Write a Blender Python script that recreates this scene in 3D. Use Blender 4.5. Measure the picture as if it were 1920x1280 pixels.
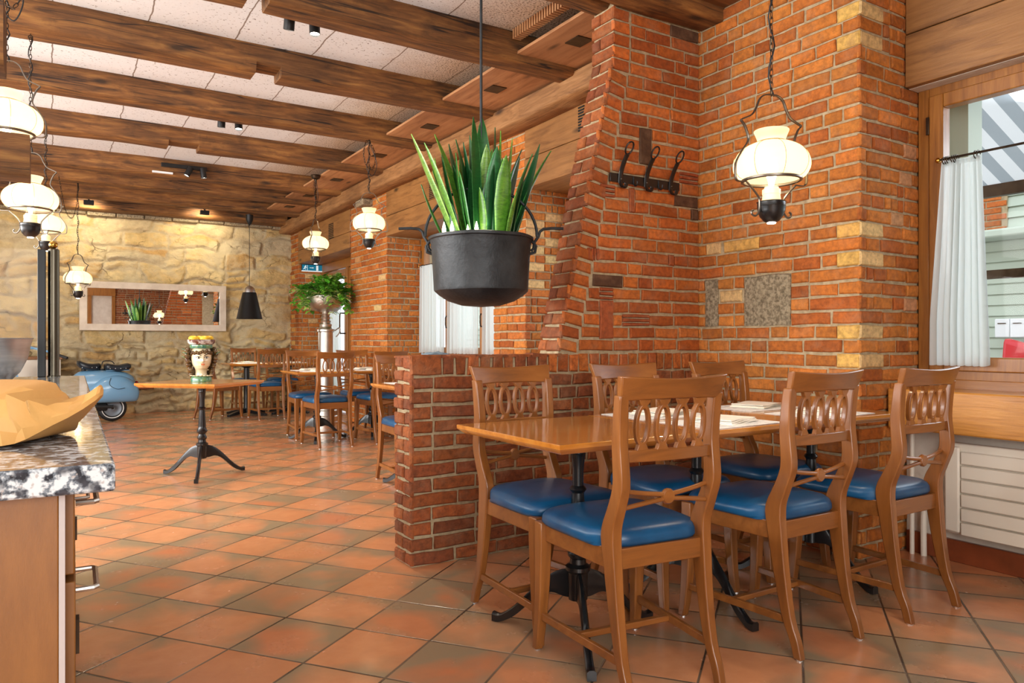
import bpy, math, random
from mathutils import Vector, Matrix, noise
for _o in list(bpy.data.objects): bpy.data.objects.remove(_o)
SC = bpy.context.scene
COL = SC.collection
PI = math.pi
rad = math.radians

# ------------------------------------------------------------ camera
cam_d = bpy.data.cameras.new('camera'); cam_d.sensor_width = 36; cam_d.lens = 1375/1920*36
cam_d.clip_start = 0.05; cam_d.clip_end = 200
cam = bpy.data.objects.new('camera', cam_d); COL.objects.link(cam)
cam.location = (0, 0, 1.06); cam.rotation_euler = (rad(90), 0, rad(-32)); SC.camera = cam

# ------------------------------------------------------------ exposure, sky, large lights
SC.view_settings.view_transform = 'Standard'; SC.view_settings.look = 'None'
SC.view_settings.gamma = 1; SC.view_settings.use_curve_mapping = False
SC.view_settings.exposure = 0.35
W = bpy.data.worlds.new('sky'); SC.world = W; W.use_nodes = True
_bg = W.node_tree.nodes['Background']; _bg.inputs[0].default_value = (0.86, 0.93, 1.0, 1); _bg.inputs[1].default_value = 1.55

def light(name, kind, loc, energy, color, rot=(0, 0, 0), size=None, size_y=None, spot=None, radius=None, blend=.6, spread=None):
    l = bpy.data.lights.new(name, kind); l.energy = energy; l.color = color
    if kind == 'AREA':
        l.shape = 'RECTANGLE'; l.size = size; l.size_y = size_y or size
        if spread: l.spread = rad(spread)
    if kind == 'SPOT': l.spot_size = rad(spot); l.spot_blend = blend
    if radius is not None: l.shadow_soft_size = radius
    o = bpy.data.objects.new(name, l); COL.objects.link(o); o.location = loc; o.rotation_euler = rot
    return o
# added fill at unseen front and left openings, daylight through the street side windows
light('front_fill_light', 'AREA', (-0.75, -2.75, 1.7), 140, (1.0, 0.98, 0.95), (rad(90), 0, 0), 3.0, 2.2)
light('left_fill_light', 'AREA', (-3.55, 5.0, 1.85), 430, (1.0, 0.985, 0.96), (rad(72), 0, rad(-90)), 7.0, 2.0)
light('street_window_daylight', 'AREA', (5.6, 1.2, 2.3), 60, (0.86, 0.93, 1.0), (rad(70), 0, rad(100)), 2.2, 1.6)
light('middle_window_daylight', 'AREA', (4.7, 6.8, 1.9), 17, (0.86, 0.93, 1.0), (rad(80), 0, rad(90)), 2.4, 1.6)
light('rear_window_daylight', 'AREA', (4.7, 4.3, 1.9), 30, (0.86, 0.93, 1.0), (rad(80), 0, rad(90)), 1.6, 1.6)
light('door_daylight', 'AREA', (4.7, 10.4, 1.7), 16, (0.86, 0.93, 1.0), (rad(80), 0, rad(90)), 1.8, 2.0)

# ------------------------------------------------------------ materials
def lin(c):
    r = []
    for v in c[:3]:
        v = v/255
        r.append(v/12.92 if v <= .04045 else ((v+.055)/1.055)**2.4)
    return (*r, 1)
class NT:
    def __init__(s, name):
        s.m = bpy.data.materials.new(name); s.m.use_nodes = True; s.t = s.m.node_tree
        s.b = s.t.nodes['Principled BSDF']; s.out = s.t.nodes['Material Output']
    def n(s, typ, **kw):
        x = s.t.nodes.new(typ)
        for k, v in kw.items():
            if k[0] == 'i' and k[1:].isdigit(): k = int(k[1:])
            elif hasattr(x, k): setattr(x, k, v); continue
            if isinstance(v, bpy.types.NodeSocket): s.t.links.new(v, x.inputs[k])
            else: x.inputs[k].default_value = v
        return x
    def L(s, a, b): s.t.links.new(a, b)
    def coord(s, scale=(1, 1, 1), rot=(0, 0, 0), src='Object'):
        tc = s.n('ShaderNodeTexCoord'); mp = s.n('ShaderNodeMapping')
        s.L(tc.outputs[src], mp.inputs['Vector']); mp.inputs['Scale'].default_value = scale; mp.inputs['Rotation'].default_value = rot
        return mp.outputs[0]
    def noise(s, vec, scale=5, detail=4, rough=.55, dist=0):
        x = s.n('ShaderNodeTexNoise'); s.L(vec, x.inputs['Vector'])
        x.inputs['Scale'].default_value = scale; x.inputs['Detail'].default_value = detail
        x.inputs['Roughness'].default_value = rough; x.inputs['Distortion'].default_value = dist
        return x.outputs[0]
    def ramp(s, fac, stops):
        x = s.n('ShaderNodeValToRGB'); s.L(fac, x.inputs[0]); e = x.color_ramp.elements
        while len(e) < len(stops): e.new(.5)
        for q, (p, c) in zip(e, stops): q.position = p; q.color = c if len(c) == 4 else (*c, 1)
        return x.outputs[0]
    def g(s, v): return (v, v, v, 1)
    def mix(s, fac, a, b, mode='MIX'):
        x = s.n('ShaderNodeMix', data_type='RGBA', blend_type=mode)
        for k, v in ((0, fac), (6, a), (7, b)):
            if isinstance(v, bpy.types.NodeSocket): s.L(v, x.inputs[k])
            else: x.inputs[k].default_value = v
        return x.outputs[2]
    def math(s, op, a, b=0., c=0.):
        x = s.n('ShaderNodeMath', operation=op)
        for k, v in enumerate((a, b, c)):
            if isinstance(v, bpy.types.NodeSocket): s.L(v, x.inputs[k])
            else: x.inputs[k].default_value = v
        return x.outputs[0]
    def bump(s, h, strength=.3, dist=.01, prev=None):
        x = s.n('ShaderNodeBump'); s.L(h, x.inputs['Height']); x.inputs['Strength'].default_value = strength; x.inputs['Distance'].default_value = dist
        if prev: s.L(prev, x.inputs['Normal'])
        s.L(x.outputs[0], s.b.inputs['Normal']); return x.outputs[0]
    def set(s, **kw):
        for k, v in kw.items():
            k = k.replace('_', ' ')
            if isinstance(v, bpy.types.NodeSocket): s.L(v, s.b.inputs[k])
            else: s.b.inputs[k].default_value = v
        return s
def pr(name, c, c2=None, sc=6, stretch=(1, 1, 1), rough=.5, metal=0, bsc=0, bst=.2, bd=.004, coat=0, emis=None, es=0, lo=.35, hi=.65, spec=.5):
    m = NT(name); m.set(Roughness=rough, Metallic=metal, Coat_Weight=coat, Specular_IOR_Level=spec)
    if coat: m.set(Coat_Roughness=.08)
    v = m.coord(stretch)
    if c2 is not None: m.set(Base_Color=m.ramp(m.noise(v, sc, 6, .6), [(lo, lin(c)), (hi, lin(c2))]))
    else: m.set(Base_Color=lin(c))
    if bsc: m.bump(m.noise(v, bsc, 5, .6), bst, bd)
    if emis: m.set(Emission_Color=lin(emis), Emission_Strength=es)
    return m.m
def wood(name, dark, mid, light_, axis=0, sc=3.0, rough=.45, bst=.25, coat=0, knots=True, str_=14, cracks=0):
    m = NT(name); st = [str_]*3; st[axis] = 1.0
    v = m.coord(tuple(st)); f = m.noise(v, sc, 8, .62, .6)
    col = m.ramp(f, [(.28, lin(dark)), (.5, lin(mid)), (.72, lin(light_))])
    v2 = m.coord((1, 1, 1)); big = m.noise(v2, 1.7, 3, .5)
    col = m.mix(m.ramp(big, [(.35, m.g(0)), (.7, m.g(.55))]), col, lin(dark))
    if knots:
        vs = [3.4]*3; vs[axis] = 1.1
        vo = m.n('ShaderNodeTexVoronoi'); m.L(m.coord(tuple(vs)), vo.inputs['Vector']); vo.inputs['Scale'].default_value = 1.6
        col = m.mix(m.ramp(vo.outputs['Distance'], [(.05, m.g(.85)), (.16, m.g(0))]), col, lin([x*.45 for x in dark]))
    if cracks:
        s3 = [5.]*3; s3[axis] = .22; fc = m.noise(m.coord(tuple(s3)), 1.6, 3, .5, .25)
        ck = m.math('MULTIPLY', m.ramp(m.math('ABSOLUTE', m.math('SUBTRACT', fc, .5)), [(.004, m.g(1)), (.013, m.g(0))]), m.ramp(big, [(.42, m.g(0)), (.55, m.g(.9))]))
        col = m.mix(ck, col, lin((24, 15, 10))); col = m.mix(m.ramp(m.noise(m.coord((1, 1, 1)), 5, 5, .7), [(.55, m.g(0)), (.75, m.g(.5))]), col, lin([x*.6 for x in dark]))
    m.set(Base_Color=col, Roughness=rough, Coat_Weight=coat)
    if coat: m.set(Coat_Roughness=.1)
    st2 = [str_*3.]*3; st2[axis] = 1.5
    m.bump(m.math('ADD', m.noise(m.coord(tuple(st2)), sc, 5, .7), f), bst, .006)
    return m.m

def brickmat(name, rough=.75, noise_amt=.5, bst=.5):
    m = NT(name); at = m.n('ShaderNodeAttribute', attribute_name='Col')
    v = m.coord(); f = m.noise(v, 38, 6, .65); f2 = m.noise(v, 9, 4, .6)
    c = m.mix(m.ramp(f, [(.3, m.g(noise_amt)), (.62, m.g(0))]), at.outputs['Color'], (0.05, .022, .014, 1))
    c = m.mix(m.ramp(f2, [(.5, m.g(0)), (.75, m.g(.3))]), c, (.46, .26, .15, 1))
    m.set(Base_Color=c, Roughness=rough, Specular_IOR_Level=.2)
    b = m.bump(m.noise(v, 90, 5, .7), bst*.6, .004)
    m.bump(m.noise(v, 22, 4, .6), bst, .010, b)
    return m.m
MAT = {}
MAT['brick'] = brickmat('fired_brick')
MAT['brick_rough'] = brickmat('rustic_brick', .8, .6, .9)
MAT['mortar'] = pr('mortar', (156, 136, 104), (188, 168, 134), 30, rough=.95, bsc=70, bst=.6, bd=.006)
MAT['mortar_dark'] = pr('weathered_mortar', (132, 112, 92), (160, 140, 116), 30, rough=.95, bsc=70, bst=.6, bd=.006)

# ---- terracotta floor
def floor_mat():
    m = NT('terracotta_tiles'); P = .3085
    tc = m.coord((1, 1, 1)); rotn = m.n('ShaderNodeVectorRotate', rotation_type='Z_AXIS'); m.L(tc, rotn.inputs['Vector']); rotn.inputs['Angle'].default_value = rad(-37.4)
    off = m.n('ShaderNodeVectorMath', operation='ADD'); m.L(rotn.outputs[0], off.inputs[0]); off.inputs[1].default_value = FLOOR_OFF
    sc = m.n('ShaderNodeVectorMath', operation='SCALE'); m.L(off.outputs[0], sc.inputs[0]); sc.inputs['Scale'].default_value = 1/P
    sx = m.n('ShaderNodeSeparateXYZ'); m.L(sc.outputs[0], sx.inputs[0])
    fx = m.math('FRACT', sx.outputs[0]); fy = m.math('FRACT', sx.outputs[1])
    cx = m.math('FLOOR', sx.outputs[0]); cy = m.math('FLOOR', sx.outputs[1])
    cell = m.n('ShaderNodeCombineXYZ', i0=cx, i1=cy)
    wn = m.n('ShaderNodeTexWhiteNoise', noise_dimensions='3D'); m.L(cell.outputs[0], wn.inputs['Vector'])
    rs = m.n('ShaderNodeSeparateColor'); m.L(wn.outputs['Color'], rs.inputs[0]); r1, r2, r3 = rs.outputs
    ex = m.math('MINIMUM', fx, m.math('SUBTRACT', 1., fx)); ey = m.math('MINIMUM', fy, m.math('SUBTRACT', 1., fy)); e = m.math('MINIMUM', ex, ey)
    joint = m.ramp(e, [(.008, m.g(1)), (.017, m.g(0))])
    # kiln shadow: greyish flame across one or two sides of each tile, different for every tile
    px = m.n('ShaderNodeCombineXYZ', i0=m.math('ADD', sx.outputs[0], m.math('MULTIPLY', r1, 37.)), i1=m.math('ADD', sx.outputs[1], m.math('MULTIPLY', r2, 53.)))
    nz = m.noise(px.outputs[0], .8, 3, .5, .4)
    dx = m.math('SUBTRACT', fx, m.math('ADD', .3, m.math('MULTIPLY', r1, .4))); dy = m.math('SUBTRACT', fy, m.math('ADD', .3, m.math('MULTIPLY', r2, .4)))
    dist = m.math('ADD', m.math('MULTIPLY', m.math('SQRT', m.math('ADD', m.math('MULTIPLY', dx, dx), m.math('MULTIPLY', dy, dy))), .72), m.math('ADD', .16, m.math('MULTIPLY', m.math('SUBTRACT', nz, .5), 2.0)))
    dist = m.math('ADD', dist, m.math('MULTIPLY', m.math('SUBTRACT', r3, .5), .5))
    flame = m.ramp(dist, [(.30, m.g(0)), (.78, m.g(.92))])
    base = m.ramp(r3, [(0, lin((202, 136, 92))), (.5, lin((212, 148, 104))), (1, lin((194, 120, 80)))])
    base = m.mix(m.ramp(m.noise(tc, 12, 5, .6), [(.35, m.g(0)), (.7, m.g(.35))]), base, lin((178, 110, 74)))
    col = m.mix(flame, base, lin((142, 126, 100)))
    jc = m.ramp(m.noise(tc, 2.2, 3, .5), [(.45, lin((62, 52, 42))), (.65, lin((136, 116, 96)))])
    col = m.mix(joint, col, jc)
    m.set(Base_Color=col, Roughness=m.ramp(m.noise(tc, 5, 4, .6), [(.3, m.g(.17)), (.7, m.g(.30))]), Specular_IOR_Level=.8)
    h = m.math('SUBTRACT', 1., joint)
    m.bump(h, .5, .003)
    return m.m
FLOOR_OFF = (-2.0226, -2.4213, 0)

def ceiling_mat():
    m = NT('pitted_plaster'); v = m.coord((1, 1, 1))
    f = m.noise(m.coord((1.0, 1.6, 1)), 48, 3, .5)
    pits = m.ramp(f, [(.325, m.g(1)), (.365, m.g(0))])
    dens = m.ramp(m.noise(v, 2.5, 3, .5), [(.3, m.g(.25)), (.65, m.g(1))])
    sx = m.n('ShaderNodeSeparateXYZ'); m.L(v, sx.inputs[0])
    fr = m.math('FRACT', m.math('ADD', m.math('MULTIPLY', m.math('ADD', sx.outputs[0], m.math('MULTIPLY', m.math('SUBTRACT', m.noise(v, 6, 3, .5), .5), .03)), 1/.53), 10.02))
    d = m.math('MINIMUM', fr, m.math('SUBTRACT', 1., fr))
    dirt = m.ramp(m.math('ADD', sx.outputs[0], m.math('MULTIPLY', m.noise(v, 4, 3, .5), .3)), [(.0, m.g(0)), (1, m.g(1))]); dirt = m.n('ShaderNodeMapRange', i1=2.15, i2=2.75, i0=m.math('ADD', sx.outputs[0], m.math('MULTIPLY', m.noise(v, 4, 3, .5), .4))).outputs[0]
    more = m.math('MULTIPLY', m.ramp(m.noise(m.coord((1.0, 1.4, 1)), 75, 3, .6), [(.40, m.g(1)), (.48, m.g(0))]), dirt)
    jt = m.ramp(d, [(.004, m.g(.9)), (.011, m.g(0))])
    c = m.mix(m.math('MULTIPLY', pits, dens), lin((236, 241, 244)), lin((84, 66, 48)))
    c = m.mix(m.math('MULTIPLY', dirt, .75), c, lin((196, 164, 120))); c = m.mix(more, c, lin((92, 70, 48)))
    c = m.mix(jt, c, lin((110, 86, 62)))
    m.set(Base_Color=c, Roughness=.9); m.bump(m.math('SUBTRACT', m.noise(v, 40, 4, .6), m.math('MULTIPLY', pits, 2.)), .25, .004)
    return m.m
MAT['ceiling'] = ceiling_mat()
def stone_mat():
    m = NT('sandstone_rubble'); at = m.n('ShaderNodeAttribute', attribute_name='Col'); v = m.coord((1, 1, 1))
    f = m.noise(v, 7, 8, .68); f2 = m.noise(v, 26, 6, .7)
    c = m.mix(m.ramp(f, [(.3, m.g(.5)), (.62, m.g(0))]), at.outputs['Color'], lin((128, 96, 56)))
    c = m.mix(m.ramp(f2, [(.52, m.g(0)), (.75, m.g(.55))]), c, lin((222, 196, 146)))
    c = m.mix(m.ramp(m.noise(m.coord((1, 1, 1.8)), 14, 7, .7), [(.24, m.g(.75)), (.36, m.g(0))]), c, lin((84, 60, 34)))
    m.set(Base_Color=c, Roughness=.92)
    wob = m.n('ShaderNodeVectorMath', operation='ADD'); m.L(m.coord((1, 1, 1.5)), wob.inputs[0])
    nn = m.n('ShaderNodeTexNoise'); m.L(v, nn.inputs['Vector']); nn.inputs['Scale'].default_value = 3.5; nn.inputs['Detail'].default_value = 5
    sc2 = m.n('ShaderNodeVectorMath', operation='SCALE'); m.L(nn.outputs['Color'], sc2.inputs[0]); sc2.inputs['Scale'].default_value = .45; m.L(sc2.outputs[0], wob.inputs[1])
    vo = m.n('ShaderNodeTexVoronoi', feature='DISTANCE_TO_EDGE'); m.L(wob.outputs[0], vo.inputs['Vector']); vo.inputs['Scale'].default_value = 2.6
    crack = m.math('MULTIPLY', m.ramp(vo.outputs['Distance'], [(.004, m.g(1)), (.03, m.g(0))]), m.ramp(m.noise(v, 2.3, 3, .6), [(.53, m.g(0)), (.64, m.g(.75))]))
    patch = m.ramp(m.noise(m.coord((1, 1, 1.4)), 1.6, 5, .65, .8), [(.46, m.g(0)), (.62, m.g(.85))])
    c = m.mix(patch, c, lin((214, 198, 160))); c = m.mix(crack, c, lin((104, 78, 48)))
    m.set(Base_Color=c)
    b = m.bump(f2, .7, .02); b = m.bump(m.noise(m.coord((1, 1, 1.7)), 11, 7, .7), .8, .05, b); m.bump(m.math('SUBTRACT', 1., crack), .6, .02, b)
    return m.m
MAT['stone'] = stone_mat()
MAT['beam'] = wood('old_timber', (64, 40, 18), (130, 84, 40), (174, 122, 62), 0, 3.2, .7, .8, str_=9, cracks=1)
MAT['beam_y'] = wood('old_timber_along', (104, 68, 38), (158, 112, 66), (184, 138, 90), 1, 3.2, .65, .6, str_=9)
MAT['frieze'] = wood('oak_frieze', (108, 70, 36), (156, 108, 58), (176, 126, 72), 1, 2.4, .5, .2, str_=9)
MAT['plank'] = wood('ceiling_plank', (140, 92, 56), (188, 136, 92), (206, 158, 112), 1, 2.2, .55, .15, str_=9)
MAT['plank_x'] = wood('dark_plank', (96, 60, 32), (140, 92, 50), (160, 110, 62), 0, 2.4, .55, .2, str_=9)
MAT['frame'] = wood('window_oak', (122, 74, 28), (154, 98, 40), (170, 114, 50), 2, 3, .35, .08, .2, False)
MAT['frame_y'] = wood('window_oak_rail', (122, 74, 28), (154, 98, 40), (170, 114, 50), 1, 3, .35, .08, .2, False)
MAT['sill'] = wood('oak_sill', (166, 104, 36), (198, 134, 58), (212, 150, 74), 1, 4, .35, .1, .2, False)
MAT['chair_wood'] = wood('cherry_wood', (110, 64, 27), (140, 84, 36), (158, 99, 46), 2, 2.2, .32, .05, .25, False, 8)
MAT['chair_wood_x'] = wood('cherry_rail', (110, 64, 27), (140, 84, 36), (158, 99, 46), 0, 2.2, .32, .05, .25, False, 8)
MAT['table_top'] = wood('polished_cherry', (162, 94, 32), (194, 124, 48), (208, 142, 64), 0, 1.6, .14, .02, .6, False, 9)
MAT['leather'] = pr('blue_leather', (10, 66, 104), (16, 80, 122), 8, rough=.34, bsc=160, bst=.12, bd=.001)
MAT['black_iron'] = pr('black_iron', (14, 15, 17), (24, 26, 28), 12, rough=.32, metal=.0, bsc=60, bst=.1, coat=.3)
MAT['old_iron'] = pr('old_iron', (26, 28, 30), (60, 62, 64), 4, rough=.5, metal=.35, bsc=14, bst=.7, bd=.008)
MAT['wrought'] = pr('wrought_iron', (58, 46, 36), (80, 66, 52), 12, rough=.4, metal=.85)
MAT['pewter'] = pr('lamp_pewter', (120, 112, 102), None, rough=.32, metal=.9)
MAT['steel'] = pr('brushed_steel', (206, 208, 210), (232, 232, 232), 4, (1, 1, 14), rough=.34, metal=1)
MAT['chrome'] = pr('polished_metal', (92, 86, 74), None, rough=.35, metal=1)
MAT['nickel'] = pr('aged_silver', (184, 178, 168), (210, 204, 196), 6, rough=.36, metal=1)
MAT['brass'] = pr('brass', (200, 154, 72), None, rough=.18, metal=1)
MAT['white_paint'] = pr('cream_paint', (226, 216, 200), None, rough=.4)
MAT['plaster'] = pr('cream_plaster', (216, 202, 180), (224, 212, 192), 5, rough=.9, bsc=30, bst=.3)
MAT['plaster_grey'] = pr('rough_plaster', (196, 184, 170), (214, 204, 190), 6, rough=.9, bsc=22, bst=.5, bd=.01)
MAT['plinth'] = pr('red_plinth_tile', (110, 54, 30), (140, 70, 40), 4, rough=.3)
MAT['dark'] = pr('black_matt', (14, 14, 15), None, rough=.5)
MAT['linen'] = pr('linen', (236, 226, 208), (244, 236, 222), 30, rough=.9, bsc=120, bst=.3, bd=.002)
MAT['paper'] = pr('placemat_paper', (238, 236, 230), (206, 208, 210), 26, rough=.8, lo=.5, hi=.62)
MAT['concrete'] = pr('tuff_block', (112, 98, 76), (168, 152, 124), 55, rough=.95, bsc=60, bst=.8, bd=.01, lo=.38, hi=.6)
def granite():
    m = NT('speckled_granite'); v = m.coord()
    c = m.ramp(m.noise(v, 62, 3, .6), [(.40, lin((40, 44, 52))), (.47, lin((120, 128, 136))), (.54, lin((206, 210, 212)))])
    c = m.mix(m.ramp(m.noise(v, 30, 2, .5), [(.42, m.g(.85)), (.5, m.g(0))]), c, lin((64, 66, 74)))
    c = m.mix(m.ramp(m.noise(v, 95, 2, .5), [(.60, m.g(0)), (.66, m.g(.8))]), c, lin((170, 160, 156)))
    m.set(Base_Color=c, Roughness=.07, Specular_IOR_Level=.7); return m.m
MAT['granite'] = granite()
MAT['laminate'] = pr('beech_laminate', (118, 72, 26), (134, 84, 32), 3, (10, 10, 2), rough=.45, bsc=60, bst=.1)
MAT['beige'] = pr('beige_edge', (176, 164, 160), None, rough=.5)
MAT['paper_bag'] = pr('kraft_paper', (198, 142, 74), (212, 160, 90), 3, rough=.6, bsc=8, bst=.25, bd=.01)
MAT['vespa'] = pr('pale_blue_enamel', (104, 150, 184), None, rough=.22, coat=.6)
MAT['rubber'] = pr('black_rubber', (26, 26, 27), None, rough=.6)
MAT['vinyl'] = pr('dark_vinyl', (30, 38, 46), None, rough=.35)
MAT['whitewall'] = pr('white_tyre_wall', (222, 220, 214), None, rough=.5)
MAT['red_lens'] = pr('red_lens', (170, 24, 22), None, rough=.2)
MAT['mirror'] = pr('mirror_glass', (236, 236, 236), None, rough=.0, metal=1)
MAT['silver_leaf'] = pr('silver_leaf_frame', (206, 192, 174), (226, 214, 196), 5, (1, 1, 1), rough=.42, metal=.55, bsc=30, bst=.1)
def glass():
    m = NT('clear_glass'); t = m.n('ShaderNodeBsdfTransparent'); gl = m.n('ShaderNodeBsdfGlossy'); gl.inputs['Roughness'].default_value = .01
    fr = m.n('ShaderNodeFresnel'); fr.inputs[0].default_value = 1.45
    mx = m.n('ShaderNodeMixShader'); m.L(m.math('MULTIPLY', fr.outputs[0], .15), mx.inputs[0]); m.L(t.outputs[0], mx.inputs[1]); m.L(gl.outputs[0], mx.inputs[2])
    m.L(mx.outputs[0], m.out.inputs[0]); return m.m
MAT['glass'] = glass()
def cloth(name, c, tr=.55, see=.12):
    m = NT(name); d = m.n('ShaderNodeBsdfDiffuse'); d.inputs[0].default_value = lin(c)
    tl = m.n('ShaderNodeBsdfTranslucent'); tl.inputs[0].default_value = lin(c); t = m.n('ShaderNodeBsdfTransparent')
    a = m.n('ShaderNodeMixShader', i0=tr); m.L(d.outputs[0], a.inputs[1]); m.L(tl.outputs[0], a.inputs[2])
    b = m.n('ShaderNodeMixShader', i0=see); m.L(a.outputs[0], b.inputs[1]); m.L(t.outputs[0], b.inputs[2])
    m.L(b.outputs[0], m.out.inputs[0]); return m.m
MAT['sheer'] = cloth('sheer_curtain', (220, 227, 226), .55, .2)
MAT['awning_white'] = cloth('awning_white', (236, 238, 240), .5, 0)
MAT['awning_grey'] = cloth('awning_grey', (172, 180, 186), .45, 0)
def shade():
    m = NT('lamp_shade_fabric'); d = m.n('ShaderNodeBsdfDiffuse'); d.inputs[0].default_value = lin((255, 238, 200))
    tl = m.n('ShaderNodeBsdfTranslucent'); tl.inputs[0].default_value = lin((255, 234, 190)); t = m.n('ShaderNodeBsdfTransparent'); t.inputs[0].default_value = (1, .9, .68, 1)
    a = m.n('ShaderNodeMixShader', i0=.6); m.L(d.outputs[0], a.inputs[1]); m.L(tl.outputs[0], a.inputs[2])
    b = m.n('ShaderNodeMixShader', i0=.22); m.L(a.outputs[0], b.inputs[1]); m.L(t.outputs[0], b.inputs[2])
    e = m.n('ShaderNodeEmission'); e.inputs[0].default_value = (1, .80, .52, 1); e.inputs[1].default_value = .36
    s = m.n('ShaderNodeAddShader'); m.L(b.outputs[0], s.inputs[0]); m.L(e.outputs[0], s.inputs[1])
    m.L(s.outputs[0], m.out.inputs[0]); return m.m
MAT['shade'] = shade()
def emit(name, c, st):
    m = NT(name); e = m.n('ShaderNodeEmission'); e.inputs[0].default_value = lin(c); e.inputs[1].default_value = st; m.L(e.outputs[0], m.out.inputs[0]); return m.m
MAT['bulb'] = emit('lit_bulb', (255, 236, 196), 9)
MAT['led'] = emit('lit_led', (255, 246, 228), 14)
def leafmat(name, a, b, edge=None):
    m = NT(name); at = m.n('ShaderNodeAttribute', attribute_name='Col'); v = m.coord((1, 1, 3))
    f = m.noise(v, 22, 4, .6, 1.2)
    c = m.mix(m.ramp(f, [(.42, m.g(.0)), (.62, m.g(.5))]), at.outputs['Color'], lin(a))
    m.set(Base_Color=c, Roughness=.32, Specular_IOR_Level=.5); return m.m
MAT['snake'] = leafmat('snake_plant_leaf', (22, 66, 30), None)
MAT['ivy'] = leafmat('ivy_leaf', (86, 146, 44), None)
MAT['soil'] = pr('potting_soil', (50, 36, 26), (76, 56, 40), 40, rough=1, bsc=60, bst=.8)
MAT['siding'] = pr('green_grey_siding', (186, 198, 182), None, rough=.7)
MAT['pavement'] = pr('pavement', (168, 172, 172), None, rough=.9)
MAT['white'] = pr('white_enamel', (232, 236, 238), None, rough=.5)
MAT['red'] = pr('red_paint', (206, 30, 40), None, rough=.35)
MAT['sign_blue'] = pr('sign_blue', (14, 118, 150), None, rough=.3, emis=(14, 118, 150), es=.25)
MAT['sign_white'] = pr('sign_white', (236, 246, 248), None, rough=.3, emis=(236, 246, 248), es=.3)
MAT['skin_glaze'] = pr('ivory_glaze', (226, 208, 172), None, rough=.18, coat=.5)
MAT['hair_glaze'] = pr('brown_glaze', (70, 44, 26), (108, 84, 44), 30, rough=.2, coat=.4)
MAT['green_glaze'] = pr('green_glaze', (40, 104, 92), (120, 150, 96), 40, rough=.2, coat=.4)
MAT['lip_glaze'] = pr('coral_glaze', (206, 122, 82), None, rough=.2)
MAT['eye_white'] = pr('eye_white', (236, 232, 220), None, rough=.15)
MAT['ink'] = pr('dark_glaze', (34, 26, 24), None, rough=.2)
MAT['lemon'] = pr('lemon_glaze', (222, 176, 30), (236, 198, 60), 20, rough=.25, coat=.3)
MAT['bowl_glaze'] = pr('brown_white_glaze', (92, 44, 30), (216, 214, 208), 14, rough=.15, coat=.5, lo=.45, hi=.6)
MAT['wire'] = pr('shade_wire', (150, 118, 72), None, rough=.5)
MAT['glow_glass'] = pr('opal_glass', (244, 226, 186), None, rough=.3, emis=(255, 222, 160), es=.5)
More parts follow.
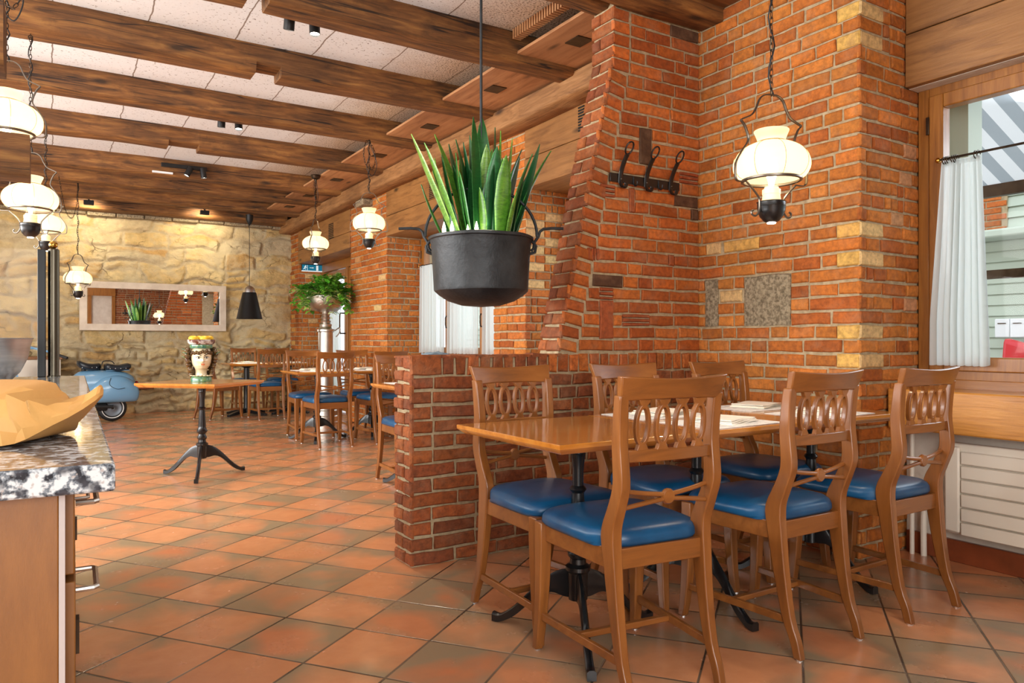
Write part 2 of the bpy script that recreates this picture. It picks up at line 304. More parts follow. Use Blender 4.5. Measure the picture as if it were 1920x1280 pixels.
# ------------------------------------------------------------ mesh builder
class MB:
    def __init__(s): s.v = []; s.f = []; s.c = []
    def add(s, vs, fs, col=None):
        o = len(s.v); s.v += [tuple(v) for v in vs]; s.f += [tuple(i+o for i in f) for f in fs]; s.c += [col]*len(fs)
        return s
    def box(s, x0, x1, y0, y1, z0, z1, col=None):
        return s.hexa([(x0, y0, z0), (x1, y0, z0), (x1, y1, z0), (x0, y1, z0), (x0, y0, z1), (x1, y0, z1), (x1, y1, z1), (x0, y1, z1)], col)
    def hexa(s, p, col=None):
        return s.add(p, [(0, 3, 2, 1), (4, 5, 6, 7), (0, 1, 5, 4), (1, 2, 6, 5), (2, 3, 7, 6), (3, 0, 4, 7)], col)
    def bar(s, a, b, w, h, up=(0, 0, 1), col=None):       # rectangular bar from a to b
        a = Vector(a); b = Vector(b); d = (b-a).normalized(); u = Vector(up); r = d.cross(u)
        if r.length < 1e-4: r = d.cross(Vector((0, 1, 0)))
        r.normalize(); u = r.cross(d).normalized(); r *= w/2; u *= h/2
        return s.hexa([a-r-u, a+r-u, b+r-u, b-r-u, a-r+u, a+r+u, b+r+u, b-r+u], col)
    def loft(s, rings, closed=True, caps=True, loop=False, col=None):
        n = len(rings[0]); vs = [p for r in rings for p in r]; fs = []; m = len(rings)
        for i in range(m if loop else m-1):
            for j in range(n if closed else n-1):
                k = (j+1) % n; i2 = (i+1) % m
                fs.append((i*n+j, i*n+k, i2*n+k, i2*n+j))
        if caps and not loop and closed: fs.append(tuple(range(n-1, -1, -1))); fs.append(tuple((m-1)*n+j for j in range(n)))
        return s.add(vs, fs, col)
    def tube(s, pts, r, n=8, loop=False, flat=None, col=None):   # round or flat tube along a path
        P = [Vector(p) for p in pts]; m = len(P); rings = []; up = None
        for i in range(m):
            a = P[i-1] if (i > 0 or loop) else P[0]; b = P[(i+1) % m] if (i < m-1 or loop) else P[-1]
            t = (b-a).normalized()
            if up is None:
                up = Vector((0, 0, 1)) if abs(t.z) < .9 else Vector((0, 1, 0))
            u = (up-t*up.dot(t))
            if u.length < 1e-5: u = t.orthogonal()
            u.normalize(); w = t.cross(u); up = u
            rr = r[i] if isinstance(r, (list, tuple)) else r
            ru, rw = (rr, rr) if flat is None else (rr*flat[0], rr*flat[1])
            rings.append([P[i]+u*(math.cos(2*PI*k/n)*ru)+w*(math.sin(2*PI*k/n)*rw) for k in range(n)])
        return s.loft(rings, True, True, loop, col)
    def lathe(s, prof, n=24, c=(0, 0, 0), caps=True, col=None, ax=None):
        rings = []
        for r, z in prof: rings.append([Vector((c[0]+r*math.cos(2*PI*k/n), c[1]+r*math.sin(2*PI*k/n), c[2]+z)) for k in range(n)])
        if ax is not None: rings = [[ax @ p for p in r] for r in rings]
        return s.loft(rings, True, caps, False, col)
    def ball(s, c, r, n=12, m=8, sc=(1, 1, 1), col=None):
        return s.lathe([(0.0005 if i in (0, m) else math.sin(PI*i/m), -math.cos(PI*i/m)) for i in range(m+1)], n, (0, 0, 0), True, col,
                       Matrix.Translation(c) @ Matrix.Diagonal((r*sc[0], r*sc[1], r*sc[2], 1)))
    def torus(s, c, R, r, n=24, m=8, axis='z', sc=(1, 1, 1)):
        pts = []
        for k in range(n):
            a = 2*PI*k/n; p = (R*math.cos(a)*sc[0], R*math.sin(a)*sc[1])
            pts.append({'z': (c[0]+p[0], c[1]+p[1], c[2]), 'x': (c[0], c[1]+p[0], c[2]+p[1]), 'y': (c[0]+p[0], c[1], c[2]+p[1])}[axis])
        return s.tube(pts, r, m, True)
    def xf(s, M):
        s.v = [tuple(M @ Vector(v)) for v in s.v]; return s
def ob(name, mb, mat, parent=None, bevel=0, smooth=35, loc=None, rot=None, solid=0):
    me = bpy.data.meshes.new(name); me.from_pydata([tuple(v) for v in mb.v], [], mb.f)
    if any(c is not None for c in mb.c):
        at = me.color_attributes.new('Col', 'FLOAT_COLOR', 'CORNER'); buf = []
        for p, c in zip(me.polygons, mb.c): buf += list(c or (1, 1, 1, 1))*p.loop_total
        at.data.foreach_set('color', buf)
    me.update()
    if smooth:
        me.polygons.foreach_set('use_smooth', [True]*len(me.polygons)); me.set_sharp_from_angle(angle=rad(smooth))
    me.materials.append(MAT[mat] if isinstance(mat, str) else mat)
    o = bpy.data.objects.new(name, me); COL.objects.link(o)
    if parent is not None: o.parent = parent
    if loc is not None: o.location = loc
    if rot is not None: o.rotation_euler = rot
    if bevel:
        b = o.modifiers.new('bevel', 'BEVEL'); b.width = bevel; b.segments = 2; b.limit_method = 'ANGLE'; b.angle_limit = rad(40); b.harden_normals = False
    if solid:
        b = o.modifiers.new('solid', 'SOLIDIFY'); b.thickness = solid; b.offset = 0
    return o
def tag(o, label, cat, group=None):
    o['label'] = label; o['category'] = cat
    if group: o['group'] = group
    return o
def thing(name, label, cat, loc=(0, 0, 0), rz=0, group=None):
    o = bpy.data.objects.new(name, None); COL.objects.link(o); o.empty_display_size = .1
    o.location = loc; o.rotation_euler = (0, 0, rz); return tag(o, label, cat, group)
def struct(o): o['kind'] = 'structure'; return o
def snode(name):
    o = bpy.data.objects.new(name, None); COL.objects.link(o); return struct(o)
def dup(o, loc=None, rz=None, label=None, group=None, parent=None):
    c = o.copy(); COL.objects.link(c)
    if parent is not None: c.parent = parent
    if loc is not None: c.location = loc
    if rz is not None: c.rotation_euler = (0, 0, rz)
    if label: c['label'] = label
    if group: c['group'] = group
    for ch in list(o.children): dup(ch, parent=c)
    return c
def spline(keys, n):      # catmull-rom through tuples
    K = [Vector(k) if len(k) <= 4 else None for k in keys] if len(keys[0]) <= 4 else None
    out = []; m = len(keys)
    def g(i): return keys[max(0, min(m-1, i))]
    for i in range(m-1):
        for q in range(n):
            t = q/n; a, b, c, d = g(i-1), g(i), g(i+1), g(i+2)
            out.append(tuple(.5*(2*b[k]+(c[k]-a[k])*t+(2*a[k]-5*b[k]+4*c[k]-d[k])*t*t+(3*b[k]-a[k]-3*c[k]+d[k])*t**3) for k in range(len(a))))
    out.append(tuple(keys[-1])); return out
def lerp_keys(keys, x):   # keys [(x, v...)] ascending
    if x <= keys[0][0]: return keys[0][1:]
    for a, b in zip(keys, keys[1:]):
        if x <= b[0]:
            t = (x-a[0])/(b[0]-a[0]); return tuple(p+(q-p)*t for p, q in zip(a[1:], b[1:]))
    return keys[-1][1:]

# ------------------------------------------------------------ bricks
def jit(c, rnd, a=.18):
    k = 1+rnd.uniform(-a, a); h = rnd.uniform(-.08, .08)
    return (max(0, c[0]*k), max(0, c[1]*k*(1+h)), max(0, c[2]*k*(1+h)), 1)
def brick(mb, O, U, V, N, u0, u1, v0, v1, col, h, rnd, amp=.003, skew=(0, 0)):
    nu = max(1, int((u1-u0)/.07)); nv = 1 if v1-v0 < .09 else max(1, int((v1-v0)/.07)); P = []
    for i in range(nu): P.append((u0+(u1-u0)*i/nu, v0))
    for i in range(nv): P.append((u1, v0+(v1-v0)*i/nv))
    for i in range(nu): P.append((u1-(u1-u0)*i/nu, v1))
    for i in range(nv): P.append((u0, v1-(v1-v0)*i/nv))
    P = [(a+rnd.uniform(-amp, amp), b+rnd.uniform(-amp, amp)) for a, b in P]
    cu = (u0+u1)/2; cv = (v0+v1)/2; tu = rnd.uniform(-.02, .02); tv = rnd.uniform(-.04, .04); dh = rnd.uniform(-.25, .2)*h
    ins = min(.006, (v1-v0)*.2, (u1-u0)*.2)
    def pt(a, b, d, s=0):
        a2 = a-math.copysign(min(s, abs(a-cu)), a-cu); b2 = b-math.copysign(min(s, abs(b-cv)), b-cv)
        dd = d if s == 0 else d+tu*(a2-cu)+tv*(b2-cv)
        sk = skew[0]+(skew[1]-skew[0])*((a2-u0)/(u1-u0) if u1 > u0 else 0)
        return O+U*a2+V*(b2+sk)+N*dd
    n = len(P); r0 = [pt(a, b, -.004) for a, b in P]; r1 = [pt(a, b, h*.5+dh) for a, b in P]; r2 = [pt(a, b, h+dh+rnd.uniform(-.001, .001), ins) for a, b in P]
    fs = []
    for j in range(n):
        k = (j+1) % n; fs += [(j, k, n+k, n+j), (n+j, n+k, 2*n+k, 2*n+j)]
    fs.append(tuple(range(2*n, 3*n)))
    mb.add(r0+r1+r2, fs, col)
def brickwork(mb, O, U, V, N, z0, z1, span, pal, rnd, ch=.071, j=.012, h=.012, lens=(.24, .24, .115), specials=(), amp=.003, phase=0):
    O, U, V, N = Vector(O), Vector(U), Vector(V), Vector(N)
    nc = max(1, round((z1-z0)/ch)); ch = (z1-z0)/nc
    for i in range(nc):
        v0 = z0+i*ch; v1 = v0+ch; vm = (v0+v1)/2; a, b = span(vm); iv = [(a, b)]
        for sp in specials:
            if min(v1, sp[3])-max(v0, sp[2]) > .35*ch:
                nx = []
                for p, q in iv:
                    if sp[1] <= p or sp[0] >= q: nx.append((p, q)); continue
                    if sp[0] > p+.02: nx.append((p, sp[0]))
                    if sp[1] < q-.02: nx.append((sp[1], q))
                iv = nx
        for p, q in iv:
            x = p; first = True
            while x < q-.012:
                L = rnd.choice(lens)
                if first and (i+phase) % 2: L = lens[-1]
                L *= rnd.uniform(.95, 1.05); first = False
                e = x+L
                if q-e < .07: e = q
                c = jit(rnd.choice(pal), rnd)
                ea = x+(j/2 if x > p+1e-4 else 0); eb = e-(j/2 if e < q-1e-4 else 0)
                w = rnd.uniform(-.002, .002)
                brick(mb, O, U, V, N, ea, eb, v0+j/2+w, v1-j/2+w, c, h, rnd, amp); x = e
    for sp in specials:
        if len(sp) > 4 and sp[4] is not None:
            n = sp[5] if len(sp) > 5 else 1; hz = len(sp) > 6 and sp[6]
            for k in range(n):
                if hz: A = (sp[0]+(sp[1]-sp[0])*k/n+.004, sp[0]+(sp[1]-sp[0])*(k+1)/n-.004, sp[2]+.004, sp[3]-.004)
                else: A = (sp[0]+.005, sp[1]-.005, sp[2]+(sp[3]-sp[2])*k/n+.003, sp[2]+(sp[3]-sp[2])*(k+1)/n-.003)
                brick(mb, O, U, V, N, *A, jit(sp[4], rnd, .06), h*1.1, rnd, amp*.7)
RED = [lin(c) for c in ((190, 102, 44), (200, 110, 50), (180, 94, 42), (190, 106, 50), (170, 88, 42))]
ORANGE = [lin(c) for c in ((196, 116, 50), (188, 108, 46), (204, 124, 56), (178, 98, 44), (196, 118, 52))]
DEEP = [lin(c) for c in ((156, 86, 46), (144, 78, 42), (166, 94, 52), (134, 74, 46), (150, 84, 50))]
PALE = lin((226, 190, 130)); YEL = lin((222, 172, 92)); BROWN = lin((92, 66, 48)); REDB = lin((166, 84, 48))
X_ = (1, 0, 0); Y_ = (0, 1, 0); Z_ = (0, 0, 1)

# ------------------------------------------------------------ the room
rnd = random.Random(11)
MAT['floor'] = floor_mat()
struct(ob('floor', MB().box(-3.4, 3.95, -2.7, 12.4, -.05, 0), 'floor'))
struct(ob('ceiling', MB().box(-3.4, 4.0, -2.7, 12.4, 3.12, 3.2), 'ceiling'))
# plank ceiling above the window table, and the bearer in front of the hook wall
struct(ob('trim_1', MB().box(1.9, 3.99, -2.7, .95, 3.0, 3.03).box(1.9, 3.99, .955, 1.65, 3.0, 3.03).box(1.9, 3.99, 1.655, 2.35, 3.0, 3.03).box(1.9, 3.99, 2.355, 2.98, 3.0, 3.03), 'plank_x'))

# stone wall at the back: rubble courses laid out as irregular blocks with relief
def stone_wall():
    r = random.Random(5); x0, x1, z0, z1 = -3.4, 3.95, -.02, 2.96; Y = 12.16; blocks = []
    z = z0
    while z < z1-.03:
        hh = r.uniform(.11, .2) if z < 1.0 else r.uniform(.2, .36)
        if z+hh > z1-.1: hh = z1-z
        x = x0-r.uniform(0, .3)
        while x < x1:
            w = r.uniform(.16, .5) if z < 1.0 else r.uniform(.28, .85)
            if r.random() < .25 and hh > .22: blocks += [(x, x+w, z, z+hh*.55), (x, x+w, z+hh*.55, z+hh)]
            else: blocks.append((x, x+w, z, z+hh))
            x += w
        z += hh
    nx, nz = 420, 170
    cols = [lin(c) for c in ((234, 202, 136), (226, 190, 118), (236, 212, 156), (220, 186, 124), (224, 202, 156), (216, 172, 104), (208, 192, 158))]
    import bisect
    info = [(b, r.choice(cols), r.uniform(-.016, .016), r.uniform(-.08, .08), r.uniform(-.12, .12)) for b in blocks]
    grid = {}
    for k in info:
        b = k[0]
        for i in range(int((b[0]+4)/.25), int((b[1]+4)/.25)+1):
            for q in range(int((b[2]+.2)/.1), int((b[3]+.2)/.1)+1): grid.setdefault((i, q), []).append(k)
    vs = []; ks = []; mort = lin((210, 192, 156))
    for iz in range(nz+1):
        for ix in range(nx+1):
            x = x0+(x1-x0)*ix/nx; z = z0+(z1-z0)*iz/nz
            wx = x+noise.noise((x*3, z*3, 1))*.11+noise.noise((x*9, z*9, 4))*.03; wz = z+noise.noise((x*2.4, z*2.4, 7))*.11+noise.noise((x*8, z*8, 2))*.03
            hit = None
            for k in grid.get((int((wx+4)/.25), int((wz+.2)/.1)), ()):
                b = k[0]
                if b[0] <= wx < b[1] and b[2] <= wz < b[3]: hit = k; break
            d = .0; c = mort
            if hit:
                b = hit[0]; e = min(wx-b[0], b[1]-wx, wz-b[2], b[3]-wz)
                t = max(0, min(1, (e-.003)/.045)); t = t*t*(3-2*t); rough = 1.9 if z < 1.0 else 1.0
                d = t*(.030*rough+hit[2]+hit[3]*(wx-(b[0]+b[1])/2)+hit[4]*(wz-(b[2]+b[3])/2))
                kk = min(1, t*1.4)*(.94 if z > 1 else .85); c = tuple(mort[q]*(1-kk)+hit[1][q]*kk for q in range(3))+(1,)
            rr = 1.0 if z > 1.0 else 2.2
            d += rr*(.015*noise.fractal((x*7, z*9, 3), 1, 2, 4)+.016*noise.noise((x*2, z*2.5, 9)))
            vs.append((x, Y-d, z)); ks.append(c)
    mb = MB(); fs = []
    n = nx+1
    for iz in range(nz):
        for ix in range(nx):
            a = iz*n+ix; fs.append((a, a+1, a+n+1, a+n))
    mb.v = vs; mb.f = fs; mb.c = [ks[f[0]] for f in fs]
    mb.box(x0, x1, Y+.03, Y+.25, z0, 3.12)
    mb.c[-6:] = [mort]*6
    struct(ob('wall_back', mb, 'stone', smooth=60))
stone_wall()
lg = MB()
for i in range(18):
    a = -3.3+i*.37; lg.box(a, a+.36, 12.0+rnd.uniform(-.02, .03), 12.2, 2.865+rnd.uniform(-.01, .015), 2.92)
struct(ob('trim_2', lg, 'concrete', bevel=.012))

# partition: low brick wall that carries the tapering hook wall
part = snode('wall_partition')
YW = 3.164; YB = 3.335; XE = 3.301; XL = 1.424
def slope_x(z): return lerp_keys([(.99, 2.262), (2.63, 2.644), (2.95, 2.644)], z)[0]
mb = MB().box(XL, XE+.3, YW, YB, 0, .985)
prof = [(slope_x(.985), .985), (XE+.3, .985), (XE+.3, 3.0), (slope_x(2.95), 3.0), (slope_x(2.63), 2.63)]
mb.loft([[(x, YW, z) for x, z in prof], [(x, YB, z) for x, z in prof]])
struct(ob('core', mb, 'mortar', part))
mb = MB(); r2 = random.Random(21)
def fl(a, b): return lambda z: (a, b)
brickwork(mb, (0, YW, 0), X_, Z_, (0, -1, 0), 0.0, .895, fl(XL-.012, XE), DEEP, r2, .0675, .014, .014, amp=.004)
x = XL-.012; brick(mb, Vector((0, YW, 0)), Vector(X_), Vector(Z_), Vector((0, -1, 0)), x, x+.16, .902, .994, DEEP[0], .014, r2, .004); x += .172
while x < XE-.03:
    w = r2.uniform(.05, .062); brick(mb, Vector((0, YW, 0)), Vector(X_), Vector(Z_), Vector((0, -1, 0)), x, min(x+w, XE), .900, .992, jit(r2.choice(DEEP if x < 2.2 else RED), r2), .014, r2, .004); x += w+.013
# end face of the low wall
brickwork(mb, (XL, 0, 0), (0, -1, 0), Z_, (-1, 0, 0), 0.0, .994, fl(-YB-.01, -YW+.012), DEEP, r2, .0675, .014, .014, (.115, .1), amp=.004)
# flat brick cap
xx = XL-.012
while xx < 2.3:
    w = r2.uniform(.05, .062); brick(mb, Vector((0, 0, .985)), Vector((1, 0, 0)), Vector((0, 1, 0)), Vector((0, 0, 1)), xx, xx+w, YW-.012, YB+.01, jit(r2.choice(DEEP), r2), .009, r2, .003); xx += w+.012
struct(ob('brick_courses', mb, 'brick_rough', part))
SPEC = [(2.828, 2.93, 2.096, 2.289, BROWN), (2.49, 2.71, 1.352, 1.405, BROWN), (3.098, XE, 1.892, 1.935, BROWN), (3.235, XE, 1.757, 1.803, BROWN), (3.068, XE, 2.88, 2.925, BROWN),
        (2.538, 2.64, 1.085, 1.29, REDB), (2.749, 2.80, 1.752, 1.948, REDB), (3.051, 3.102, 1.488, 1.608, REDB),
        (2.538, 2.64, 1.294, 1.345, REDB, 3), (2.70, 2.91, 1.148, 1.212, REDB, 3), (2.545, 2.652, 1.890, 1.94, REDB, 3), (2.455, 2.538, 1.47, 1.53, REDB, 4, True), (3.141, XE, 2.03, 2.085, REDB, 3)]
mb = MB(); r2 = random.Random(33)
_h = (2.925-1.003)/27
def snap(sp, o, h):
    a = round((sp[2]-o)/h); b = max(a+1, round((sp[3]-o)/h)); return sp[:2]+(o+a*h, o+b*h)+sp[4:]
SPEC = [snap(q, 1.003, _h) for q in SPEC]
brickwork(mb, (0, YW, 0), X_, Z_, (0, -1, 0), 1.003, 2.925, lambda z: (slope_x(z)+.128, XE), RED, r2, .0705, .014, .012, (.235, .235, .19, .11), SPEC, amp=.0035)
n = 27; zc = [1.003+(2.925-1.003)*i/n for i in range(n+1)]
for i in range(n):
    zm = (zc[i]+zc[i+1])/2; a = slope_x(zm); tilt = .012 if zm < 2.6 else 0
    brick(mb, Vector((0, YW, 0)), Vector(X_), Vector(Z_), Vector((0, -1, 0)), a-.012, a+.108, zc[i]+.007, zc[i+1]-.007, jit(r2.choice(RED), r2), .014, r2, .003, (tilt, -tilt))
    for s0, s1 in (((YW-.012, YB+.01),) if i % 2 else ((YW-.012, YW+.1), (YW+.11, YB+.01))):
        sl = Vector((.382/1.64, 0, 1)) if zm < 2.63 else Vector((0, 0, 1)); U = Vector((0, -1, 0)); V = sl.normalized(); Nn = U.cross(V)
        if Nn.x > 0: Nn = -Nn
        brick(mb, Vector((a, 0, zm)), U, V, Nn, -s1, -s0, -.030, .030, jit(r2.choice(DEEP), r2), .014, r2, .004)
# rear face (seen in the mirror)
brickwork(mb, (0, YB, 0), (-1, 0, 0), Z_, (0, 1, 0), 1.003, 2.925, lambda z: (-XE, -slope_x(z)), RED, r2, .0705, .014, .012)
brickwork(mb, (0, YB, 0), (-1, 0, 0), Z_, (0, 1, 0), 0, .99, lambda z: (-XE, -XL), DEEP, r2, .0705, .014, .012)
struct(ob('upper_brick_courses', mb, 'brick', part))

# street wall: brick piers, parapets and lintels
def pier(name, ya, yb, pal, seed, specials=(), ret_specials=(), xb=3.84, ret=True, zt=3.0, far=False, q=()):
    p = snode(name); r = random.Random(seed)
    struct(ob('core', MB().box(XE+.012, 3.95, ya+.012, yb, 0, 3.12), 'mortar', p))
    m = MB()
    brickwork(m, (XE+.012, 0, 0), (0, -1, 0), Z_, (-1, 0, 0), 0, zt, fl(-yb, -ya), pal, r, .0715, .014, .012, (.235, .235, .16, .11), specials)
    if ret: brickwork(m, (0, ya+.012, 0), X_, Z_, (0, -1, 0), 0, zt, fl(XE, xb), pal, r, .0715, .014, .012, (.2, .16, .11, .06), ret_specials)
    struct(ob('brick_courses', m, 'brick', p)); return p
c_ = .0714
def zq(k): return (k*c_, (k+1)*c_)
Lsp = [(-2.821, -2.507, 16*c_, 20*c_, None), (-3.114, -3.006, 16*c_, 20*c_, None), (-2.969, -2.711, 22*c_, 23*c_, YEL), (-3.105, -2.985, 22*c_, 23*c_, PALE), (-3.0, -2.83, 18*c_, 19*c_, PALE)]
Rsp = []
for k in (13, 15, 20, 21.99, 35, 37):
    k = round(k); a, b = zq(k); Lsp.append((-2.245, -2.111, a, b, YEL)); Rsp.append((XE, XE+.2, a, b, PALE))
for k, x in ((17, 3.68), (26, 3.64), (12, 3.66), (28, 3.68), (23, 3.56)):
    a, b = zq(k); Rsp.append((x, x+.12, a, b, lin((206, 150, 106))))
pw = pier('wall_right', 2.111, 3.36, ORANGE, 41, Lsp, Rsp)
cb = MB(); r2 = random.Random(3)
for y0, y1, z0, z1 in ((2.507, 2.821, 16*c_, 20*c_), (3.006, 3.114, 16*c_, 20*c_)):
    brick(cb, Vector((XE+.012, 0, 0)), Vector((0, -1, 0)), Vector(Z_), Vector((-1, 0, 0)), -y1+.006, -y0-.006, z0+.005, z1-.005, (1, 1, 1, 1), .011, r2, .004)
struct(ob('tuff_block', cb, 'concrete', pw))
Ps = [(-r.uniform(5.2, 5.5), 0, 0, 0) for r in ()]
def rsp(seed, ya, yb, n, pal):
    r = random.Random(seed); o = []
    for _ in range(n):
        a, b = zq(r.randint(8, 38)); y = r.uniform(ya, yb-.2); o.append((y, y+r.choice((.11, .2, .235)), a, b, r.choice(pal)))
    return o
pier('wall_right', 5.075, 5.594, ORANGE, 42, rsp(1, -5.594, -5.075, 4, (YEL, PALE)), [(3.301, 3.5, *zq(k), PALE) for k in (21, 23, 25, 27, 28)]+[(3.5, 3.7, *zq(k), PALE) for k in (24, 26, 29)])
pier('wall_right', 8.048, 9.284, ORANGE, 43, rsp(2, -9.284, -8.048, 7, (YEL, PALE, lin((210, 150, 96)))))
pier('wall_right', 11.681, 12.2, ORANGE, 44, [(-12.1, -11.9, *zq(k), YEL) for k in range(2, 38, 3)], [(3.4, 3.62, *zq(29), PALE), (3.38, 3.6, *zq(22), PALE), (3.45, 3.62, *zq(19), PALE)])
struct(ob('wall_right', MB().box(3.7, 3.95, 3.36, 5.08, 0, .88).box(3.7, 3.95, 5.59, 8.06, 0, .88).box(3.70, 3.95, -2.7, 2.111, 0, .82).box(3.72, 3.95, -2.7, 2.111, 2.35, 3.12).box(3.32, 3.95, 3.36, 5.08, 2.8, 3.12).box(3.32, 3.95, 5.59, 8.06, 2.8, 3.12).box(3.32, 3.95, 9.28, 11.69, 2.8, 3.12).box(3.72, 3.95, -2.7, -.62, .8, 2.36), 'plaster_grey'))
# oak lintel boards
def frieze(name, x, y0, y1, z0, zs, z1, vent=None):
    p = snode(name); m = MB()
    m.box(x, 3.95, y0, y1, z0, zs-.003).box(x+.004, 3.95, y0, y1, zs+.003, z1)
    struct(ob('board', m, 'frieze', p, bevel=.004))
    if vent:
        v = MB()
        for k in range(9):
            z = vent[2]+(vent[3]-vent[2])*k/9; v.box(x-.003, x+.01, vent[0], vent[1], z, z+(vent[3]-vent[2])/9*.5)
        ob('vent_slots', v, 'dark', p)
frieze('trim_3', 3.679, -2.7, 2.108, 2.352, 2.62, 3.0)
frieze('trim_4', 3.29, 3.34, 5.073, 2.32, 2.56, 2.83, (4.27, 4.34, 2.61, 2.80))
frieze('trim_5', 3.29, 5.596, 8.046, 2.29, 2.52, 2.83, (6.72, 6.88, 2.53, 2.70))
frieze('trim_6', 3.29, 9.286, 11.68, 2.29, 2.50, 2.83, (9.95, 10.15, 2.50, 2.72))
# wall plate timber along the street side
def timber(mb, axis, a0, a1, b0, b1, z0, z1, seed, notches=(), n=26, amp=.008):
    r = random.Random(seed); rings = []
    st = [a0+(a1-a0)*i/n for i in range(n+1)]
    for q0, q1, dz in notches: st += [q0-.001, q0+.001, q1-.001, q1+.001]
    st.sort()
    for s in st:
        zz = z0+noise.noise((s*1.1, seed, 0))*amp*1.2
        for q0, q1, dz in notches:
            if q0 <= s <= q1: zz = z0+dz
        j = [noise.noise((s*1.7, seed*3.1, k))*amp for k in range(1, 6)]; ch = .018+.008*noise.noise((s*2.3, seed, 9))
        sec = [(b0+j[0]+ch, zz), (b1+j[1]-ch, zz+j[2]*.5), (b1+j[1], zz+ch), (b1+j[3], z1), (b0+j[4], z1), (b0+j[0], zz+ch)]
        rings.append([(s, b, z) if axis == 0 else (b, s, z) for b, z in sec])
    if axis == 1: rings = [list(reversed(q)) for q in rings]
    mb.loft(rings); return mb
struct(ob('trim_7', timber(MB(), 1, 3.3, 12.1, 3.10, 3.32, 2.80, 2.955, 3, n=60, amp=.012), 'beam_y', smooth=50))
struct(ob('trim_8', timber(MB(), 0, 2.3, 3.4, 2.97, 3.16, 2.925, 3.12, 6), 'beam', smooth=50))
# corbel block on the pier head
struct(ob('trim_9', MB().box(3.17, 3.35, 8.5, 8.75, 2.72, 2.80), 'concrete', bevel=.015))

# ceiling beams
BEAMS = [(3.20, 3.345, 'short dark timber beam ending at the top of the tapering brick wall', ()),
         (4.13, 4.33, 'dark cracked ceiling beam nearest the viewer with bluish lit underside above the hanging cauldron', ((.90, 1.01, .075),)),
         (5.24, 5.45, 'long ceiling beam with a square notch, next behind the bluish beam above the cauldron', ((1.19, 1.36, .055),)),
         (6.40, 6.59, 'ceiling beam carrying the small dark patch block, third from the front', ()),
         (7.66, 7.85, 'ceiling beam with a shallow notch and long dark crack in front of the beam with the black spot bar', ((.93, 1.20, .04),)),
         (9.07, 9.27, 'ceiling beam that carries the black bar with two spotlights', ()),
         (9.90, 10.10, 'ceiling beam second from the stone wall end, just behind the black spot bar', ()),
         (10.90, 11.10, 'ceiling beam with a long crack just in front of the brightly lit beam', ()),
         (11.70, 12.02, 'brightly lit orange beam running along the top of the stone wall', ())]
for i, (y0, y1, lab, nt) in enumerate(BEAMS):
    x0 = -3.3; x1 = 3.13
    b = ob('ceiling_beam', timber(MB(), 0, x0, x1, y0, y1, 2.93 if i < 8 else 2.905, 3.13, i+1, nt, 70, .012), 'beam', smooth=50)
    tag(b, lab, 'ceiling beam', 'old timber ceiling beams')
# plank soffits in the bays beside the street wall
for i in range(1, 8):
    y0 = BEAMS[i-1][1] if i > 1 else 3.345; y1 = BEAMS[i][0]
    p = snode('trim_%d' % (9+i)); struct(ob('board', MB().box(2.62, 3.14, y0+.004, y1-.004, 2.975, 2.995), 'plank', p, bevel=.002))
    ob('vent', MB().box(2.78, 2.90, (y0+y1)/2-.07, (y0+y1)/2+.07, 2.969, 2.976), 'wrought', p)
    if i == 1:
        g = MB()
        for k in range(26): g.box(2.56, 2.62, y0+.03+k*.028, y0+.044+k*.028, 3.05, 3.115)
        ob('air_grille', g, 'plank', p)
# window parapet plinth, front and left walls
struct(ob('baseboard_right', MB().box(3.676, 3.70, -2.7, 2.10, 0, .105), 'plinth', bevel=.003))
struct(ob('wall_left', MB().box(-3.4, -3.3, -2.7, 12.2, 0, .75).box(-3.4, -3.3, -2.7, 12.2, 2.7, 3.12).box(-3.4, -3.3, -2.7, 1.4, .75, 2.7).box(-3.4, -3.3, 8.6, 12.2, .75, 2.7), 'plaster'))
wf = snode('wall_front')
struct(ob('core', MB().box(-3.4, .9, -2.5, -2.4, 0, .6).box(-3.4, .9, -2.5, -2.4, 2.8, 3.12).box(-3.4, -2.3, -2.5, -2.4, .6, 2.8).box(.78, .9, -2.5, -2.4, .6, 2.8).box(1.66, 3.95, -2.5, -2.4, 0, 3.12), 'mortar', wf))
mb = MB(); r2 = random.Random(77); brickwork(mb, (0, -2.4, 0), (-1, 0, 0), Z_, (0, 1, 0), 0, 3.0, fl(-3.4, -1.66), DEEP, r2, .0715, .014, .012)
struct(ob('brick_courses', mb, 'brick', wf))
d2 = snode('door_2'); struct(ob('door_frame', MB().box(.9, 1.0, -2.5, -2.36, 0, 2.5).box(1.56, 1.66, -2.5, -2.36, 0, 2.5).box(.9, 1.66, -2.5, -2.30, 2.5, 3.12), 'frame', d2)); struct(ob('door_leaf', MB().box(1.0, 1.56, -2.46, -2.42, 0, 2.5), 'plaster_grey', d2))
